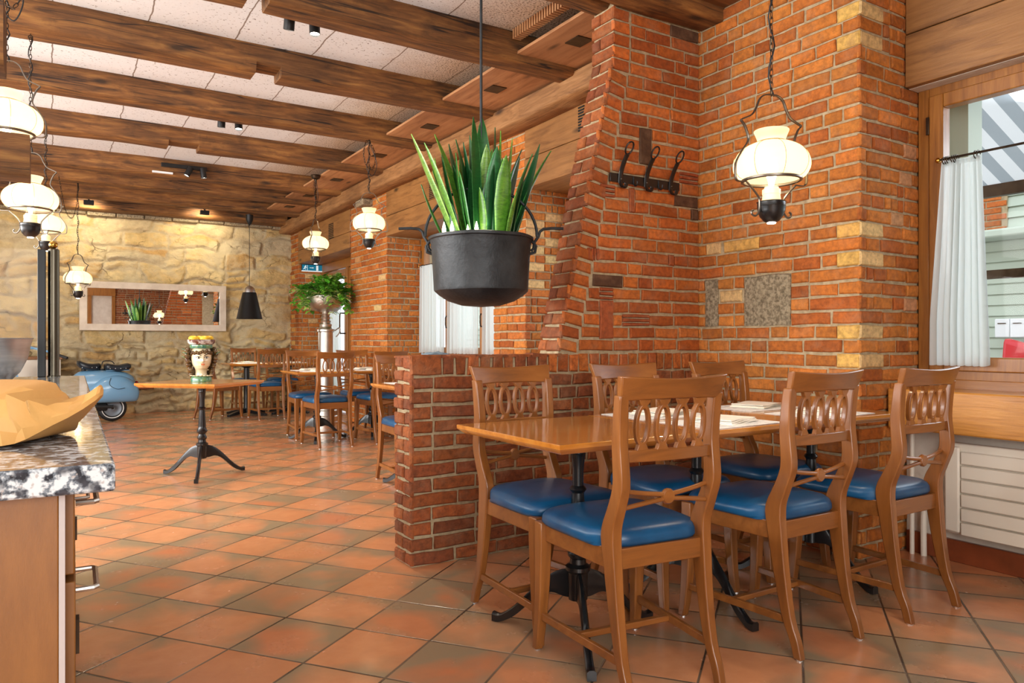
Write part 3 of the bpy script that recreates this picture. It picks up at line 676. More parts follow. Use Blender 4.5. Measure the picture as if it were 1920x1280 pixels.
# ------------------------------------------------------------ windows and outdoors
def window(name, y0, y1, z0, z1, sashes, x=3.80):
    p = snode(name); m = MB(); f = .055
    m.box(x, x+.09, y0, y0+f, z0, z1).box(x, x+.09, y1-f, y1, z0, z1).box(x, x+.09, y0+f, y1-f, z0, z0+f).box(x, x+.09, y0+f, y1-f, z1-f, z1)
    struct(ob('outer_frame', m, 'frame', p, bevel=.004))
    for a, b in sashes:
        w = .07; s = MB(); X = x-.018
        s.box(X, X+.07, a, a+w, z0+.045, z1-.045).box(X, X+.07, b-w, b, z0+.045, z1-.045).box(X, X+.07, a+w, b-w, z0+.045, z0+.045+w).box(X, X+.07, a+w, b-w, z1-.045-w, z1-.045)
        so = struct(ob('sash', s, 'frame', p, bevel=.006))
        struct(ob('pane', MB().box(x+.02, x+.026, a+w-.005, b-w+.005, z0+w+.04, z1-w-.04), 'glass', so, smooth=0))
        ob('hinge', MB().box(X-.006, X+.004, b-.004, b+.012, z1-.24, z1-.15), 'wrought', so, bevel=.002)
    return p
W1 = window('window_1', -.62, 2.108, .868, 2.352, ((.75, 2.045), (-.58, .73)))
ob('lower_rail', MB().box(3.79, 3.9, -.62, 2.108, .80, .872), 'frame_y', W1, bevel=.004)
W2 = window('window_2', 5.60, 8.045, .88, 2.29, ((7.30, 8.0), (6.52, 7.26), (5.65, 6.48)), 3.74)
W3 = window('window_3', 3.40, 5.07, .88, 2.32, ((4.26, 5.03), (3.44, 4.22)), 3.74)
def handle(p, x, y, z):
    ob('handle', MB().tube([(x, y, z-.06), (x-.035, y, z-.055), (x-.04, y, z-.02), (x-.04, y, z+.05), (x-.03, y, z+.075)], .008, 8), 'wrought', p)
handle(W2, 3.72, 7.28, 1.27); handle(W2, 3.72, 6.50, 1.27)
# door to the street
D1 = snode('door_1'); m = MB(); x = 3.66
m.box(x, x+.1, 9.284, 9.36, 0, 2.29).box(x, x+.1, 11.55, 11.681, 0, 2.29).box(x, x+.1, 9.36, 11.55, 2.16, 2.29).box(x, x+.1, 10.42, 10.50, 0, 2.16)
struct(ob('door_frame', m, 'frame', D1, bevel=.005))
for a, b in ((10.50, 11.55), (9.36, 10.42)):
    m = MB(); m.box(x+.02, x+.07, a, a+.12, .02, 2.15).box(x+.02, x+.07, b-.12, b, .02, 2.15).box(x+.02, x+.07, a+.12, b-.12, .02, .3).box(x+.02, x+.07, a+.12, b-.12, 2.03, 2.15)
    lf = struct(ob('door_leaf', m, 'frame', D1, bevel=.005)); struct(ob('pane', MB().box(x+.04, x+.046, a+.11, b-.11, .28, 2.05), 'glass', lf, smooth=0))
    ob('door_handle', MB().tube([(x+.02, a+.06, 1.18), (x-.06, a+.06, 1.18), (x-.07, a+.06, 1.22), (x-.07, a+.06, 1.44), (x-.06, a+.06, 1.48), (x+.02, a+.06, 1.48)], .011, 8), 'wrought', lf)
# curtains: gathered sheer cloth
def curtain(name, y0, y1, z0, z1, x, n, amp, label, group=None, top=None, parent=None, gather=1.0):
    m = MB(); rings = []; N = n*8; rz = 14; rr = random.Random(int(y0*97))
    ph = [rr.uniform(-.5, .5) for _ in range(n+2)]
    for q in range(rz+1):
        t = q/rz; z = z1+(z0-z1)*t; row = []
        ya, yb = (y0, y1) if top is None else (top[0]+(y0-top[0])*min(1, t*1.05), top[1]+(y1-top[1])*min(1, t*1.3))
        for k in range(N+1):
            s = k/N; w = s*n; a = 2*PI*w+ph[int(w)]*.8*t
            row.append((x+amp*(.5+.5*t)*math.sin(a)*(0.6+.4*math.sin(w*1.7)), ya+(yb-ya)*s+amp*.4*math.cos(a*1.0)*t, z+.004*math.sin(a)*(t if q == rz else 0)))
        rings.append(row)
    m.loft(rings, closed=False, caps=False)
    o = ob(name, m, 'sheer', parent, smooth=180)
    if parent is None: tag(o, label, 'curtain', group)
    return o
cw = curtain('sheer_curtain', 1.735, 2.005, .945, 1.945, 3.735, 8, .026, 'sheer white cafe curtain drawn to the left of the large right-hand window', 'sheer white cafe curtains', top=(1.770, 1.955))
ob('header_hem', MB().box(3.738, 3.742, 1.775, 1.945, 1.925, 1.95), 'sheer', cw)
def rod(y0, y1, z, x, ringsy, label):
    t = thing('curtain_rod', label, 'curtain rod', (x, y1, z)); m = MB().tube([(0, y0-y1, 0), (0, 0, 0)], .006, 8); ob('pole', m, 'wrought', t)
    ob('finial', MB().ball((0, .01, 0), .014), 'brass', t)
    ob('bracket', MB().tube([(0, -.03, 0), (.05, -.03, 0)], .006), 'wrought', t)
    for y in ringsy: ob('ring', MB().torus((0, y-y1, -.008), .018, .0025, 14, 5, 'y'), 'wrought', t)
rod(.8, 1.965, 1.962, 3.74, (1.945, 1.935, 1.925, 1.905, 1.895, 1.885, 1.80, 1.787), 'thin metal curtain rod with small rings on the right-hand window')
rod(5.66, 7.98, 1.955, 3.69, (7.9, 7.6, 7.3, 7.0, 6.6, 6.2), 'thin metal curtain rod on the window behind the hanging cauldron')
curtain('sheer_curtain', 7.34, 7.96, .93, 1.95, 3.685, 9, .022, 'sheer white curtain on the left pane of the window behind the cauldron', 'sheer white cafe curtains')
curtain('sheer_curtain', 6.56, 7.24, .93, 1.95, 3.685, 9, .022, 'sheer white curtain on the middle pane of the window behind the cauldron', 'sheer white cafe curtains')
curtain('sheer_curtain', 5.72, 6.46, .93, 1.95, 3.685, 9, .022, 'sheer white curtain on the right pane of the window behind the cauldron', 'sheer white cafe curtains')
curtain('sheer_curtain', 10.62, 11.42, .34, 1.66, 3.63, 9, .014, 'sheer white curtain hanging on the far glazed street door', 'sheer white cafe curtains')
# sill, radiator, pipes
s = tag(ob('window_sill', MB().box(3.51, 3.80, -2.6, 2.10, .630, .828), 'sill', bevel=.008), 'thick golden oak window sill above the white radiator', 'window sill')
r_ = thing('radiator', 'cream panel radiator with horizontal grooves under the oak window sill', 'radiator', (3.6, 1.2, 0))
m = MB(); m.box(.02, .06, -2.0, .665, .15, .58)
ob('body', m, 'white_paint', r_, bevel=.006)
m = MB()
for k in range(6): m.box(0, .03, -2.0, .60, .152+k*.0665, .152+k*.0665+.060)
ob('front_panel', m, 'white_paint', r_, bevel=.005)
ob('side_cover', MB().box(.0, .06, .605, .675, .16, .565), 'white_paint', r_, bevel=.01)
m = MB().tube([(3.64, 2.05, .0), (3.64, 2.05, .50), (3.64, 2.05, .63)], .011, 10)
tag(ob('heating_pipe', m, 'white_paint'), 'straight cream heating pipe rising from the floor beside the brick pier', 'pipe')
m = MB().tube(spline([(3.655, 2.0, 0), (3.655, 2.0, .2), (3.655, 1.985, .235), (3.655, 1.95, .25), (3.655, 1.88, .25)], 4), .014, 10)
tag(ob('heating_pipe', m, 'white_paint'), 'bent cream heating pipe curving from the floor into the radiator', 'pipe')
# outdoors
struct(ob('ground', MB().box(3.95, 22, -14, 22, -.3, -.12), 'pavement'))
bl = thing('building', 'pale green boarded building across the street seen through the right-hand window', 'building', (8.2, 4, -.12))
m = MB()
for k in range(38):
    z = 1.0+k*.11
    m.hexa([(.03, -10, z), (.4, -10, z), (.4, 12, z), (.03, 12, z), (.03, -10, z+.11), (.4, -10, z+.11), (.4, 12, z+.11), (.03, 12, z+.11)])
    m.hexa([(-.005, -10, z+.004), (.03, -10, z+.004), (.03, 12, z+.004), (-.005, 12, z+.004), (.012, -10, z+.100), (.03, -10, z+.100), (.03, 12, z+.100), (.012, 12, z+.100)])
m.box(.02, .4, -10, 12, 0, 1.0)
ob('board_wall', m, 'siding', bl)
m = MB(); r2 = random.Random(8); m.box(-.012, .03, -.36, .06, 2.29, 4.1)
ob('mortar_backing', m, 'mortar', bl)
m = MB()
for k in range(26):
    for q in range(2): brick(m, Vector((-.012, 0, 0)), Vector((0, 1, 0)), Vector((0, 0, 1)), Vector((-1, 0, 0)), -.355+q*.2+(.05 if k % 2 else 0), -.17+q*.2+(.05 if k % 2 and q == 0 else 0), 2.295+k*.066, 2.348+k*.066, jit(RED[1], r2), .012, r2, .001)
ob('brick_panel', m, 'brick', bl)
tag(ob('ledge', MB().box(7.85, 8.17, -6, 16, 2.085, 2.168), 'siding', bevel=.02), 'pale green projecting ledge on the building across the street', 'ledge')
for k in range(5):
    yb = 3.682-k*.138
    mx = tag(ob('letter_box', MB().box(8.02, 8.18, yb-.134, yb, 1.10, 1.286), 'white', bevel=.01), 'white letter box on the far green building, %s in the row' % ('first', 'second', 'third', 'fourth', 'fifth')[k], 'letter box', 'white letter boxes across the street')
    ob('slot', MB().box(8.014, 8.022, yb-.105, yb-.03, 1.235, 1.245), 'wrought', mx)
# striped awning over the street windows, with its front bars
aw = thing('awning', 'grey and white striped awning outside the right-hand window', 'awning', (3.98, 2.6, 3.12))
k = 0; y = -7.2
pw_, pg_ = MB(), MB()
while y < 3.0:
    m = pw_ if k % 2 else pg_
    m.add([(0, y, .0), (2.2, y, -.86), (2.2, y+.095, -.86), (0, y+.095, .0)], [(0, 1, 2, 3)]); y += .095; k += 1
for q in (pw_, pg_): q.v = [(a, b-2.6, c) for a, b, c in q.v]
ob('white_stripes', pw_, 'awning_white', aw, smooth=0); ob('grey_stripes', pg_, 'awning_grey', aw, smooth=0)
ob('front_bar', MB().box(2.17, 2.23, -9.8, .4, -.94, -.84), 'wrought', aw)
ob('awning_post', MB().box(.06, .2, -.62, -.47, -3.22, -.1), 'siding', aw)
ra = thing('railing', 'dark horizontal handrail bar outside the right-hand window', 'railing', (5.6, 2.0, 0))
ob('top_bar', MB().box(-.03, .03, -6, 1.6, 1.50, 1.56), 'wrought', ra); ob('post', MB().box(-.03, .03, 1.54, 1.6, -.12, 1.50), 'wrought', ra)
rc = thing('moped', 'bright red scooter parked across the street outside the right-hand window', 'moped', (7.2, 2.47, -.12), rad(90)); rc.scale = (1.25, 1.25, 1.38)
m = MB(); m.loft([[(-.5+x, y, z) for y, z in ((-.15*s, .35), (.15*s, .35), (.17*s, .7*h), (.08*s, .98*h), (-.08*s, .98*h), (-.17*s, .7*h))] for x, s, h in ((0, .5, .95), (.15, 1, 1.1), (.35, 1, 1.05), (.5, .8, .9), (.75, .9, .8), (1.1, .5, .9))])
ob('body', m, 'red', rc, bevel=.03)
for xx in (-.35, .6): ob('wheel', MB().torus((xx, 0, .23), .17, .06, 20, 8, 'y'), 'rubber', rc)
ob('windscreen', MB().ball((-.42, 0, 1.05), .11, 12, 8, (.4, 1, 1)), 'white', rc)

# ------------------------------------------------------------ chairs
PK = [(0, -.252), (.06, -.236), (.13, -.208), (.28, -.180), (.41, -.164), (.47, -.158), (.51, -.164), (.56, -.186), (.63, -.212), (.70, -.210), (.76, -.206), (.85, -.214), (.90, -.222), (.957, -.238)]
def py(z): return lerp_keys(PK, z)[0]
def make_chair():
    t = thing('dining_chair', 'x', 'chair')
    sp = spline([(z, y) for z, y in PK], 3)
    for s in (-1, 1):
        R_ = []
        for z, y in sp:
            if z > .9: continue
            xc = lerp_keys([(0, .167), (.2, .166), (.47, .169), (.75, .170), (.9, .174)], z)[0]
            w = lerp_keys([(0, .013), (.3, .016), (.47, .018), (.9, .0165)], z)[0]; d = lerp_keys([(0, .015), (.2, .021), (.40, .029), (.48, .032), (.58, .025), (.9, .017)], z)[0]
            R_.append([(s*xc+a*w, y+b*d, z) for a, b in ((-1, -1), (1, -1), (1, 1), (-1, 1))])
        l = ob('leg', MB().loft(R_), 'chair_wood', t, bevel=.004)
        ob('foot_glide', MB().lathe([(.012, 0), (.012, .006)], 10, (s*.167, -.252, -.004)), 'steel', l)
        R_ = []
        for z, xc, yc, h in ((0, .204, .243, .0145), (.05, .201, .236, .016), (.13, .198, .228, .018), (.25, .196, .221, .0205), (.38, .195, .218, .0225), (.442, .195, .218, .0225)):
            R_.append([(s*xc+a*h, yc+b*h, z) for a, b in ((-1, -1), (1, -1), (1, 1), (-1, 1))])
        l = ob('leg', MB().loft(R_), 'chair_wood', t, bevel=.004)
        ob('foot_glide', MB().lathe([(.012, 0), (.012, .006)], 10, (s*.204, .243, -.004)), 'steel', l)
    m = MB(); z0, z1 = .378, .440
    m.box(-.175, .175, .205, .232, z0, z1).box(-.16, .16, -.178, -.156, z0, z1)
    for s in (-1, 1): m.hexa([(s*.187-.011, .2, z0), (s*.187+.011, .2, z0), (s*.167+.011, -.14, z0), (s*.167-.011, -.14, z0), (s*.187-.011, .2, z1), (s*.187+.011, .2, z1), (s*.167+.011, -.14, z1), (s*.167-.011, -.14, z1)])
    ob('seat_frame', m, 'chair_wood_x', t, bevel=.003)
    # cushion
    rings = []
    for z, k, dz in ((.441, .0, 0), (.452, .008, 0), (.470, .006, 0), (.484, -.004, 0), (.492, -.022, 0), (.498, -.06, 0), (.502, -.12, 0)):
        ring = []
        for i in range(40):
            a = 2*PI*i/40; c, s = math.cos(a), math.sin(a); e = 2/5.5
            u = math.copysign(abs(c)**e, c); v = math.copysign(abs(s)**e, s)
            yy = .034+v*(.203+k); hw = .192+.024*(yy+.17)/.4+k
            if yy < -.10: hw = min(hw, .165+k*.5+.02*(yy+.17)/.07)
            ring.append((u*hw, yy+.006*(1-u*u)*(1 if v > 0 else 0), z-.004*(abs(u)**3)))
        rings.append(ring)
    ob('seat', MB().loft(rings), 'leather', t, smooth=60)
    # crest rail, bowed backwards
    rings = []
    for i in range(13):
        u = -1+2*i/12; bow = -.022*(1-u*u); top = .957-.010*(1-abs(u)**1.5); bot = .882+.006*(1-u*u)
        yb, yt = py(.885)+bow, py(.955)+bow-.004; xt = .196*u; xb = .183*u
        rings.append([(xb, yb-.012, bot), (xb, yb+.012, bot), (xt, yt+.013, top), (xt, yt-.013, top)])
    ob('crest_rail', MB().loft(rings), 'chair_wood_x', t, bevel=.004)
    rings = []
    for i in range(9):
        u = -1+2*i/8; bow = -.016*(1-u*u); y = py(.72)+bow
        rings.append([(.160*u, y-.010, .702), (.160*u, y+.010, .702), (.160*u, y+.010, .738), (.160*u, y-.010, .738)])
    ob('back_rail', MB().loft(rings), 'chair_wood_x', t, bevel=.003)
    # four oval loops
    for xo in (-.104, -.0347, .0347, .104):
        m = MB(); n = 24; rings = []
        bow = -.018*(1-(xo/.19)**2)
        def P(x, z, d): return (xo+x, py(z)+bow+d, z)
        for k in range(n):
            a = 2*PI*k/n; cx, cz = math.sin(a), math.cos(a); zo = .810+cz*.064; zi = .810+cz*.050; xw = .0275*cx; xi = .0165*cx
            rings.append([P(xw, zo, -.008), P(xi, zi, -.008), P(xi, zi, .008), P(xw, zo, .008)])
        m.loft(rings, True, False, True)
        for za, zb, wa, wb in ((.736, .756, .022, .012), (.868, .886, .012, .022)):
            m.hexa([P(-wa, za, -.008), P(wa, za, -.008), P(wa, za, .008), P(-wa, za, .008), P(-wb, zb, -.008), P(wb, zb, -.008), P(wb, zb, .008), P(-wb, zb, .008)])
        ob('oval_splat', m, 'chair_wood', t, bevel=.002)
    m = MB()
    for sg in (-1, 1):
        pts = []
        for i in range(13):
            u = -1+2*i/12; z = .590+sg*(.006+.020*abs(u)**1.3); pts.append((.158*u, py(.59)-.012*(1-u*u), z))
        m.tube(pts, .0075, 8, flat=(1, 1.1))
    m.lathe([(.02, -.009), (.024, -.004), (.024, .004), (.02, .009)], 16, (0, 0, 0), ax=Matrix.Translation((0, py(.59)-.012, .590)) @ Matrix.Rotation(PI/2, 4, 'X'))
    ob('cross_brace', m, 'chair_wood_x', t, smooth=50)
    m = MB()
    for s in (-1, 1): m.bar((s*.166, -.215, .118), (s*.199, .228, .118), .016, .026)
    m.bar((-.186, .02, .118), (.186, .02, .118), .022, .02)
    ob('stretcher', m, 'chair_wood_x', t, bevel=.003)
    return t
CH = [((1.592, 1.835), -6, 'nearest cherry wood chair with blue seat, back to the viewer at left of window table', 'n'),
      ((2.268, 1.812), 0, 'cherry wood chair with blue seat, middle of the three with backs to the viewer', 'n'),
      ((2.888, 1.793), 0, 'cherry wood chair with blue seat, back to the viewer, closest to the radiator', 'n'),
      ((1.625, 2.36), 182, 'cherry wood chair with dark blue seat facing the viewer, leftmost at the low brick wall', 'n'),
      ((2.240, 2.37), 180, 'cherry wood chair facing the viewer, middle of the three along the low brick wall', 'n'),
      ((2.865, 2.37), 181, 'cherry wood chair facing the viewer, closest to the brick corner at the window table', 'n'),
      ((2.395, 7.40), 0, 'cherry chair with blue seat standing back-on before the far middle table, left one', 'f'),
      ((2.42, 8.17), 180, 'cherry chair on the far side of the middle table, facing the viewer, beside the planter', 'f'),
      ((3.00, 7.45), 2, 'cherry chair back-on at the middle far table, right one, next to the brick pier', 'f'),
      ((3.02, 8.20), 180, 'cherry chair on the far side of the middle table, in front of the steel planter', 'f'),
      ((2.285, 5.10), 180, 'cherry chair partly hidden behind the left end of the low brick wall', 'f'),
      ((2.52, 10.44), 0, 'cherry chair with back to the viewer at the table by the stone wall', 'f'),
      ((1.93, 10.80), -62, 'cherry chair at the left end of the stone wall table, behind the head vase', 'f'),
      ((2.50, 11.66), 180, 'cherry chair between the stone wall and the last table, left one', 'f'),
      ((3.02, 11.66), 180, 'cherry chair between the stone wall and the last table, right one by the pier', 'f')]
proto = make_chair()
for i, (xy, rz, lab, g) in enumerate(CH):
    o = proto if i == 0 else dup(proto)
    o.location = (xy[0], xy[1], .004); o.rotation_euler = (0, 0, rad(rz)); o['label'] = lab
    o['group'] = 'chairs around the window table' if g == 'n' else 'chairs in the back dining area'

# ------------------------------------------------------------ pedestal tables
def make_table(label, group, w, d, feet, zc=True, base='tripod', leg_r=.335, leg_mat='black_iron'):
    t = thing('pedestal_table', label, 'table', group=group)
    m = MB(); hw, hd = w/2, d/2
    m.loft([[(sx*(hw-i), sy*(hd-i), z) for sx, sy in ((-1, -1), (1, -1), (1, 1), (-1, 1))] for z, i in ((.712, .022), (.728, .002), (.731, 0), (.743, 0), (.745, .003))])
    ob('tabletop', m, 'table_top', t, smooth=20)
    ob('mounting_plate', MB().lathe([(.11, .700), (.12, .704), (.12, .711)], 24), leg_mat, t)
    if base == 'tripod':
        ob('column', MB().lathe([(.02, .135), (.034, .14), (.036, .22), (.036, .235), (.045, .245), (.045, .258), (.03, .268), (.028, .285), (.036, .295), (.038, .305), (.030, .318), (.026, .33), (.04, .348), (.042, .356), (.034, .368), (.028, .385), (.029, .40), (.022, .52), (.026, .525), (.031, .533), (.026, .541), (.020, .546), (.020, .60), (.026, .655), (.028, .66), (.026, .665), (.03, .69), (.05, .7)], 24), leg_mat, t)
        for a in feet:
            ca, sa = math.cos(rad(a)), math.sin(rad(a)); R_ = []
            for r, z, h, wd in spline([(.0, .195, .05, .011), (.05, .192, .048, .011), (.10, .185, .034, .011), (.15, .155, .025, .0115), (.20, .108, .022, .012), (.25, .060, .020, .0125), (.29, .032, .0165, .013), (leg_r-.015, .018, .014, .014), (leg_r+.012, .020, .0165, .015)], 4):
                R_.append([(ca*r-sa*w_, sa*r+ca*w_, z+h_) for w_, h_ in ((-wd, -h), (wd, -h), (wd*1.0, h*.6), (wd*.5, h), (-wd*.5, h), (-wd, h*.6))])
            ob('leg', MB().loft(R_), leg_mat, t, smooth=45)
    else:
        ob('column', MB().lathe([(.05, .05), (.05, .08), (.04, .09), (.04, .68), (.08, .7)], 24), leg_mat, t)
        for a in feet:
            ca, sa = math.cos(rad(a)), math.sin(rad(a))
            ob('leg', MB().hexa([(ca*r-sa*w_, sa*r+ca*w_, z) for z0, z1 in ((0,0),) for r, w_, z in ((.03, -.03, .03), (.03, .03, .03), (.36, .022, .0), (.36, -.022, .0), (.03, -.03, .10), (.03, .03, .10), (.36, .022, .028), (.36, -.022, .028))]), leg_mat, t, bevel=.004)
    return t
def off_base(t, dx, dy):
    for ch in t.children:
        if not ch.name.startswith('tabletop'): ch.location = (dx, dy, 0)
ft = (-120, 0, 120)
G1 = 'tables joined in a row at the window'
t1 = make_table('polished cherry table, left one of the joined row, with bare glossy top', G1, .632, .670, (240, 120, 0)); t1.location = (1.616, 2.142, 0); off_base(t1, -.024, -.04)
t2 = make_table('polished cherry table, middle one of the joined row at the low brick wall', G1, .630, .670, (261, 21, 141)); t2.location = (2.249, 2.150, 0); off_base(t2, -.024, -.01)
t3 = make_table('polished cherry table, right one of the joined row, nearest the window sill', G1, .630, .670, (262, 22, 142)); t3.location = (2.882, 2.168, 0); off_base(t3, .08, -.03)
th = make_table('small tripod table standing alone, carrying the painted head vase', None, .68, .68, (254, 134, 14)); th.location = (.993, 6.208, 0)
for ch in th.children:
    if ch.name.startswith('tabletop'): ch.rotation_euler = (0, 0, rad(46))
G2 = 'tables in the back dining area'
for nm, loc, fe, bs in (('cherry table with white place settings, left one of the far middle pair', (2.40, 7.80, 0), (250, 10, 130), 'tripod'), ('cherry table with place settings, right one of the far middle pair by the pier', (3.02, 7.80, 0), (250, 10, 130), 'tripod'),
                        ('cherry table just behind the low brick wall, mostly hidden', (2.33, 4.93, 0), (250, 10, 130), 'tripod'),
                        ('cherry table beside the stone wall under the black pendant lamp, left one', (2.37, 11.05, 0), (35, 125, 215, 305), 'cross'), ('cherry table beside the stone wall, right one nearest the far pier', (2.98, 11.05, 0), (35, 125, 215, 305), 'cross')):
    o = make_table(nm, G2, .60, .67, fe, base=bs); o.location = loc

# place settings: printed paper mats and folded napkins
def mat_obj(x, y, rz, label, group, z=.7465):
    o = ob('placemat', MB().box(-.2, .2, -.14, .14, -.0008, .0008), 'paper'); o.location = (x, y, z); o.rotation_euler = (0, 0, rad(rz)); return tag(o, label, 'placemat', group)
def nap_obj(x, y, rz, label, group, z=.7482, sc=1):
    m = MB(); r = random.Random(int(x*100))
    for k in range(4):
        a, b = .11-.003*k, .085-.002*k; z0 = k*.0045; t = r.uniform(-.006, .006)
        rings = []
        for i in range(7):
            u = -1+2*i/6; zz = z0+.0025*math.sin(3*u+k)
            rings.append([(u*a+t, -b, zz), (u*a+t, b, zz+.001), (u*a+t, b+.002, zz+.0035), (u*a+t, -b, zz+.004)])
        m.loft(rings)
    o = ob('napkin', m, 'linen'); o.location = (x, y, z); o.rotation_euler = (0, 0, rad(rz)); return tag(o, label, 'napkin', group)
GM = 'place settings on the window table'
for x, y, rz, w in ((2.20, 1.985, 3, 'before the middle near chair'), (2.20, 2.335, 178, 'before the middle chair by the brick wall'), (2.84, 2.005, 4, 'in front of the near chair closest to the radiator'), (2.84, 2.36, 182, 'before the far chair closest to the brick corner')):
    mat_obj(x, y, rz, 'white placemat on window table '+w, GM); nap_obj(x+.02, y, rz+12, 'folded napkin on window table '+w, GM)
GF = 'place settings on the far tables'
for x, y, rz, w in ((2.40, 7.62, 0, 'near side of the far middle table, left'), (2.40, 7.98, 180, 'far side of the middle far table, left'), (3.02, 7.62, 0, 'near side of the far middle table, right'), (3.02, 7.98, 180, 'far side of the middle far table, right'), (2.33, 5.11, 180, 'table behind the low brick wall'), (2.40, 10.87, 0, 'near side of the stone wall table'), (2.40, 11.23, 180, 'far side of the stone wall table'), (2.98, 10.87, 0, 'right end of the stone wall table')):
    mat_obj(x, y, rz, 'white paper placemat, '+w, GF); nap_obj(x, y, rz, 'folded cream napkin, '+w, GF)
# ------------------------------------------------------------ hanging oil lamps
def chain_mesh(z0, z1, pitch=.026, dx=0, wob=0, path=None):
    m = MB(); P = path or [(0, 0, z0), (0, 0, z1)]; seg = []
    tot = 0
    for a, b in zip(P, P[1:]): L = (Vector(b)-Vector(a)).length; seg.append((tot, tot+L, Vector(a), Vector(b))); tot += L
    k = 0; s = pitch*.5
    while s < tot:
        for a0, a1, A, B in seg:
            if a0 <= s <= a1:
                c = A+(B-A)*((s-a0)/(a1-a0)); d = (B-A).normalized(); break
        q = Vector((0, 0, 1)).rotation_difference(d).to_matrix().to_4x4() @ Matrix.Rotation(PI/2*(k % 2)+.4, 4, 'Z')
        M4 = Matrix.Translation(c) @ q
        n = 8; pts = []
        for i in range(n):
            a = 2*PI*i/n; pts.append(M4 @ Vector((.0065*math.cos(a), 0, (.017)*math.sin(a))))
        m.tube(pts, .0021, 4, True); s += pitch; k += 1
    return m
def make_lamp(label, loc, ztop, rz=0, tangle=0, canopy=None):
    t = thing('oil_lamp', label, 'hanging lamp', loc, rz, 'hanging oil lamps'); H_ = ztop-loc[2]
    # frame: flat iron strip, arch over the shade
    half = [(0, .282), (.028, .280), (.055, .262), (.072, .225), (.092, .195), (.130, .176), (.143, .168), (.128, .150), (.112, .112), (.112, .085), (.140, .045), (.166, 0), (.170, -.04), (.162, -.072), (.118, -.074)]
    sp = spline(half, 4)
    path = [(-x, 0, z) for x, z in reversed(sp)]+[(x, 0, z) for x, z in sp[1:]]
    ob('frame', MB().tube(path, .0062, 6, flat=(.5, 1.2)), 'pewter', t)
    for s in (-1, 1):
        m = MB(); lo = spline([(.118, -.074), (.09, -.10), (.06, -.135), (.056, -.165), (.060, -.19), (.074, -.207), (.090, -.205), (.094, -.192), (.086, -.186)], 4)
        m.tube([(s*x, 0, z) for x, z in lo], .0045, 6); ob('scroll_arm', m, 'pewter', t)
    ob('shade_ring', MB().torus((0, 0, -.062), .112, .007, 36, 6), 'pewter', t)
    # fabric shade in panels
    prof = [(.112, -.060), (.132, -.048), (.147, -.022), (.150, .002), (.145, .026), (.128, .052), (.100, .073), (.070, .086), (.054, .092), (.057, .108), (.068, .135), (.066, .137)]
    N = 48; rings = []
    for r, z in spline(prof, 2):
        rings.append([(r*(1-.018*math.cos(8*2*PI*k/N)**2*(1 if z < .09 else .3))*math.cos(2*PI*k/N), r*(1-.018*math.cos(8*2*PI*k/N)**2*(1 if z < .09 else .3))*math.sin(2*PI*k/N), z) for k in range(N)])
    sh = ob('shade', MB().loft(rings, caps=False), 'shade', t, smooth=80)
    m = MB()
    for k in range(8):
        a = 2*PI*(k+.5)/8+.1; m.tube([((r+.0008)*math.cos(a), (r+.0008)*math.sin(a), z) for r, z in spline(prof[:9], 2)], .0011, 4)
    m.torus((0, 0, .091), .0565, .003, 28, 5)
    ob('shade_ribs', m, 'wire', sh)
    ob('burner', MB().lathe([(.036, -.150), (.038, -.142), (.036, -.138), (.034, -.120), (.036, -.118), (.036, -.100), (.028, -.096), (.028, -.09)], 24), 'glow_glass', t)
    ob('chimney', MB().lathe([(.024, -.09), (.03, -.05), (.024, .0), (.022, .06)], 16, caps=False), 'glass', t)
    ob('oil_font', MB().lathe([(.018, -.232), (.030, -.226), (.045, -.208), (.053, -.186), (.055, -.170), (.056, -.168), (.055, -.166), (.055, -.152), (.058, -.150), (.050, -.146), (.03, -.144)], 28), 'black_iron', t)
    ob('led', MB().lathe([(.001, -.238), (.016, -.236), (.018, -.232)], 16), 'led', t)
    ob('bulb', MB().lathe([(.010, -.088), (.012, -.07), (.022, -.035), (.027, -.01), (.02, .015), (.004, .026)], 14), 'bulb', t)
    P = [(0, 0, .280), (0, 0, H_)]
    ob('chain', chain_mesh(0, 0, path=P), 'wrought', t)
    cb = [(.012*math.cos(q*1.1), .012*math.sin(q*1.1), .278+(H_-.278)*q/24) for q in range(25)]
    ob('cord', MB().tube(cb, .0032, 6), 'dark', t)
    if tangle:
        path = [(0, 0, H_), (.05, .02, H_-.10), (.055, .02, H_-.2), (.02, 0, H_-.27), (-.03, 0, H_-.22), (-.05, 0, H_-.12), (-.03, 0, H_-.02), (.0, .01, H_)]
        ob('spare_chain', chain_mesh(0, 0, path=spline(path, 4)), 'wrought', t)
        ob('spare_cord', MB().tube(spline([(0, 0, H_-.02), (.05, 0, H_-.14), (.07, .0, H_-.24), (.03, 0, H_-.33), (-.02, 0, H_-.26), (0, 0, H_-.14)], 6), .0032, 6), 'dark', t)
    if canopy: ob('canopy', MB().lathe([(.0, H_-.0), (.055, H_-.002), (.058, H_-.012), (.045, H_-.04), (.014, H_-.055), (.008, H_-.08)][::-1], 24), 'wrought', t)
    else: ob('hook', MB().torus((0, 0, H_-.012), .012, .003, 14, 5, 'y'), 'wrought', t)
    l = light('lamp_bulb', 'POINT', (0, 0, .0), LAMP_W, (1, .78, .50), radius=.03); l.parent = t
    l = light('lamp_downlight', 'SPOT', (0, 0, -.245), LAMP_DOWN, (1, .82, .58), spot=110, radius=.015, blend=.8); l.parent = t
    return t
LAMP_W = 6; LAMP_DOWN = 9
make_lamp('oil lamp with cream shade hanging over the window table in the brick corner', (2.45, 1.95, 1.77), 3.0, rad(-14))
make_lamp('oil lamp hanging from tangled chains in front of the brick pier, left of the cauldron', (2.48, 6.47, 2.155), 2.925, rad(-20), 1)
make_lamp('oil lamp above the far middle table, hanging from a round canopy beside the exit sign', (2.57, 8.40, 2.19), 2.985, rad(50), 1, True)
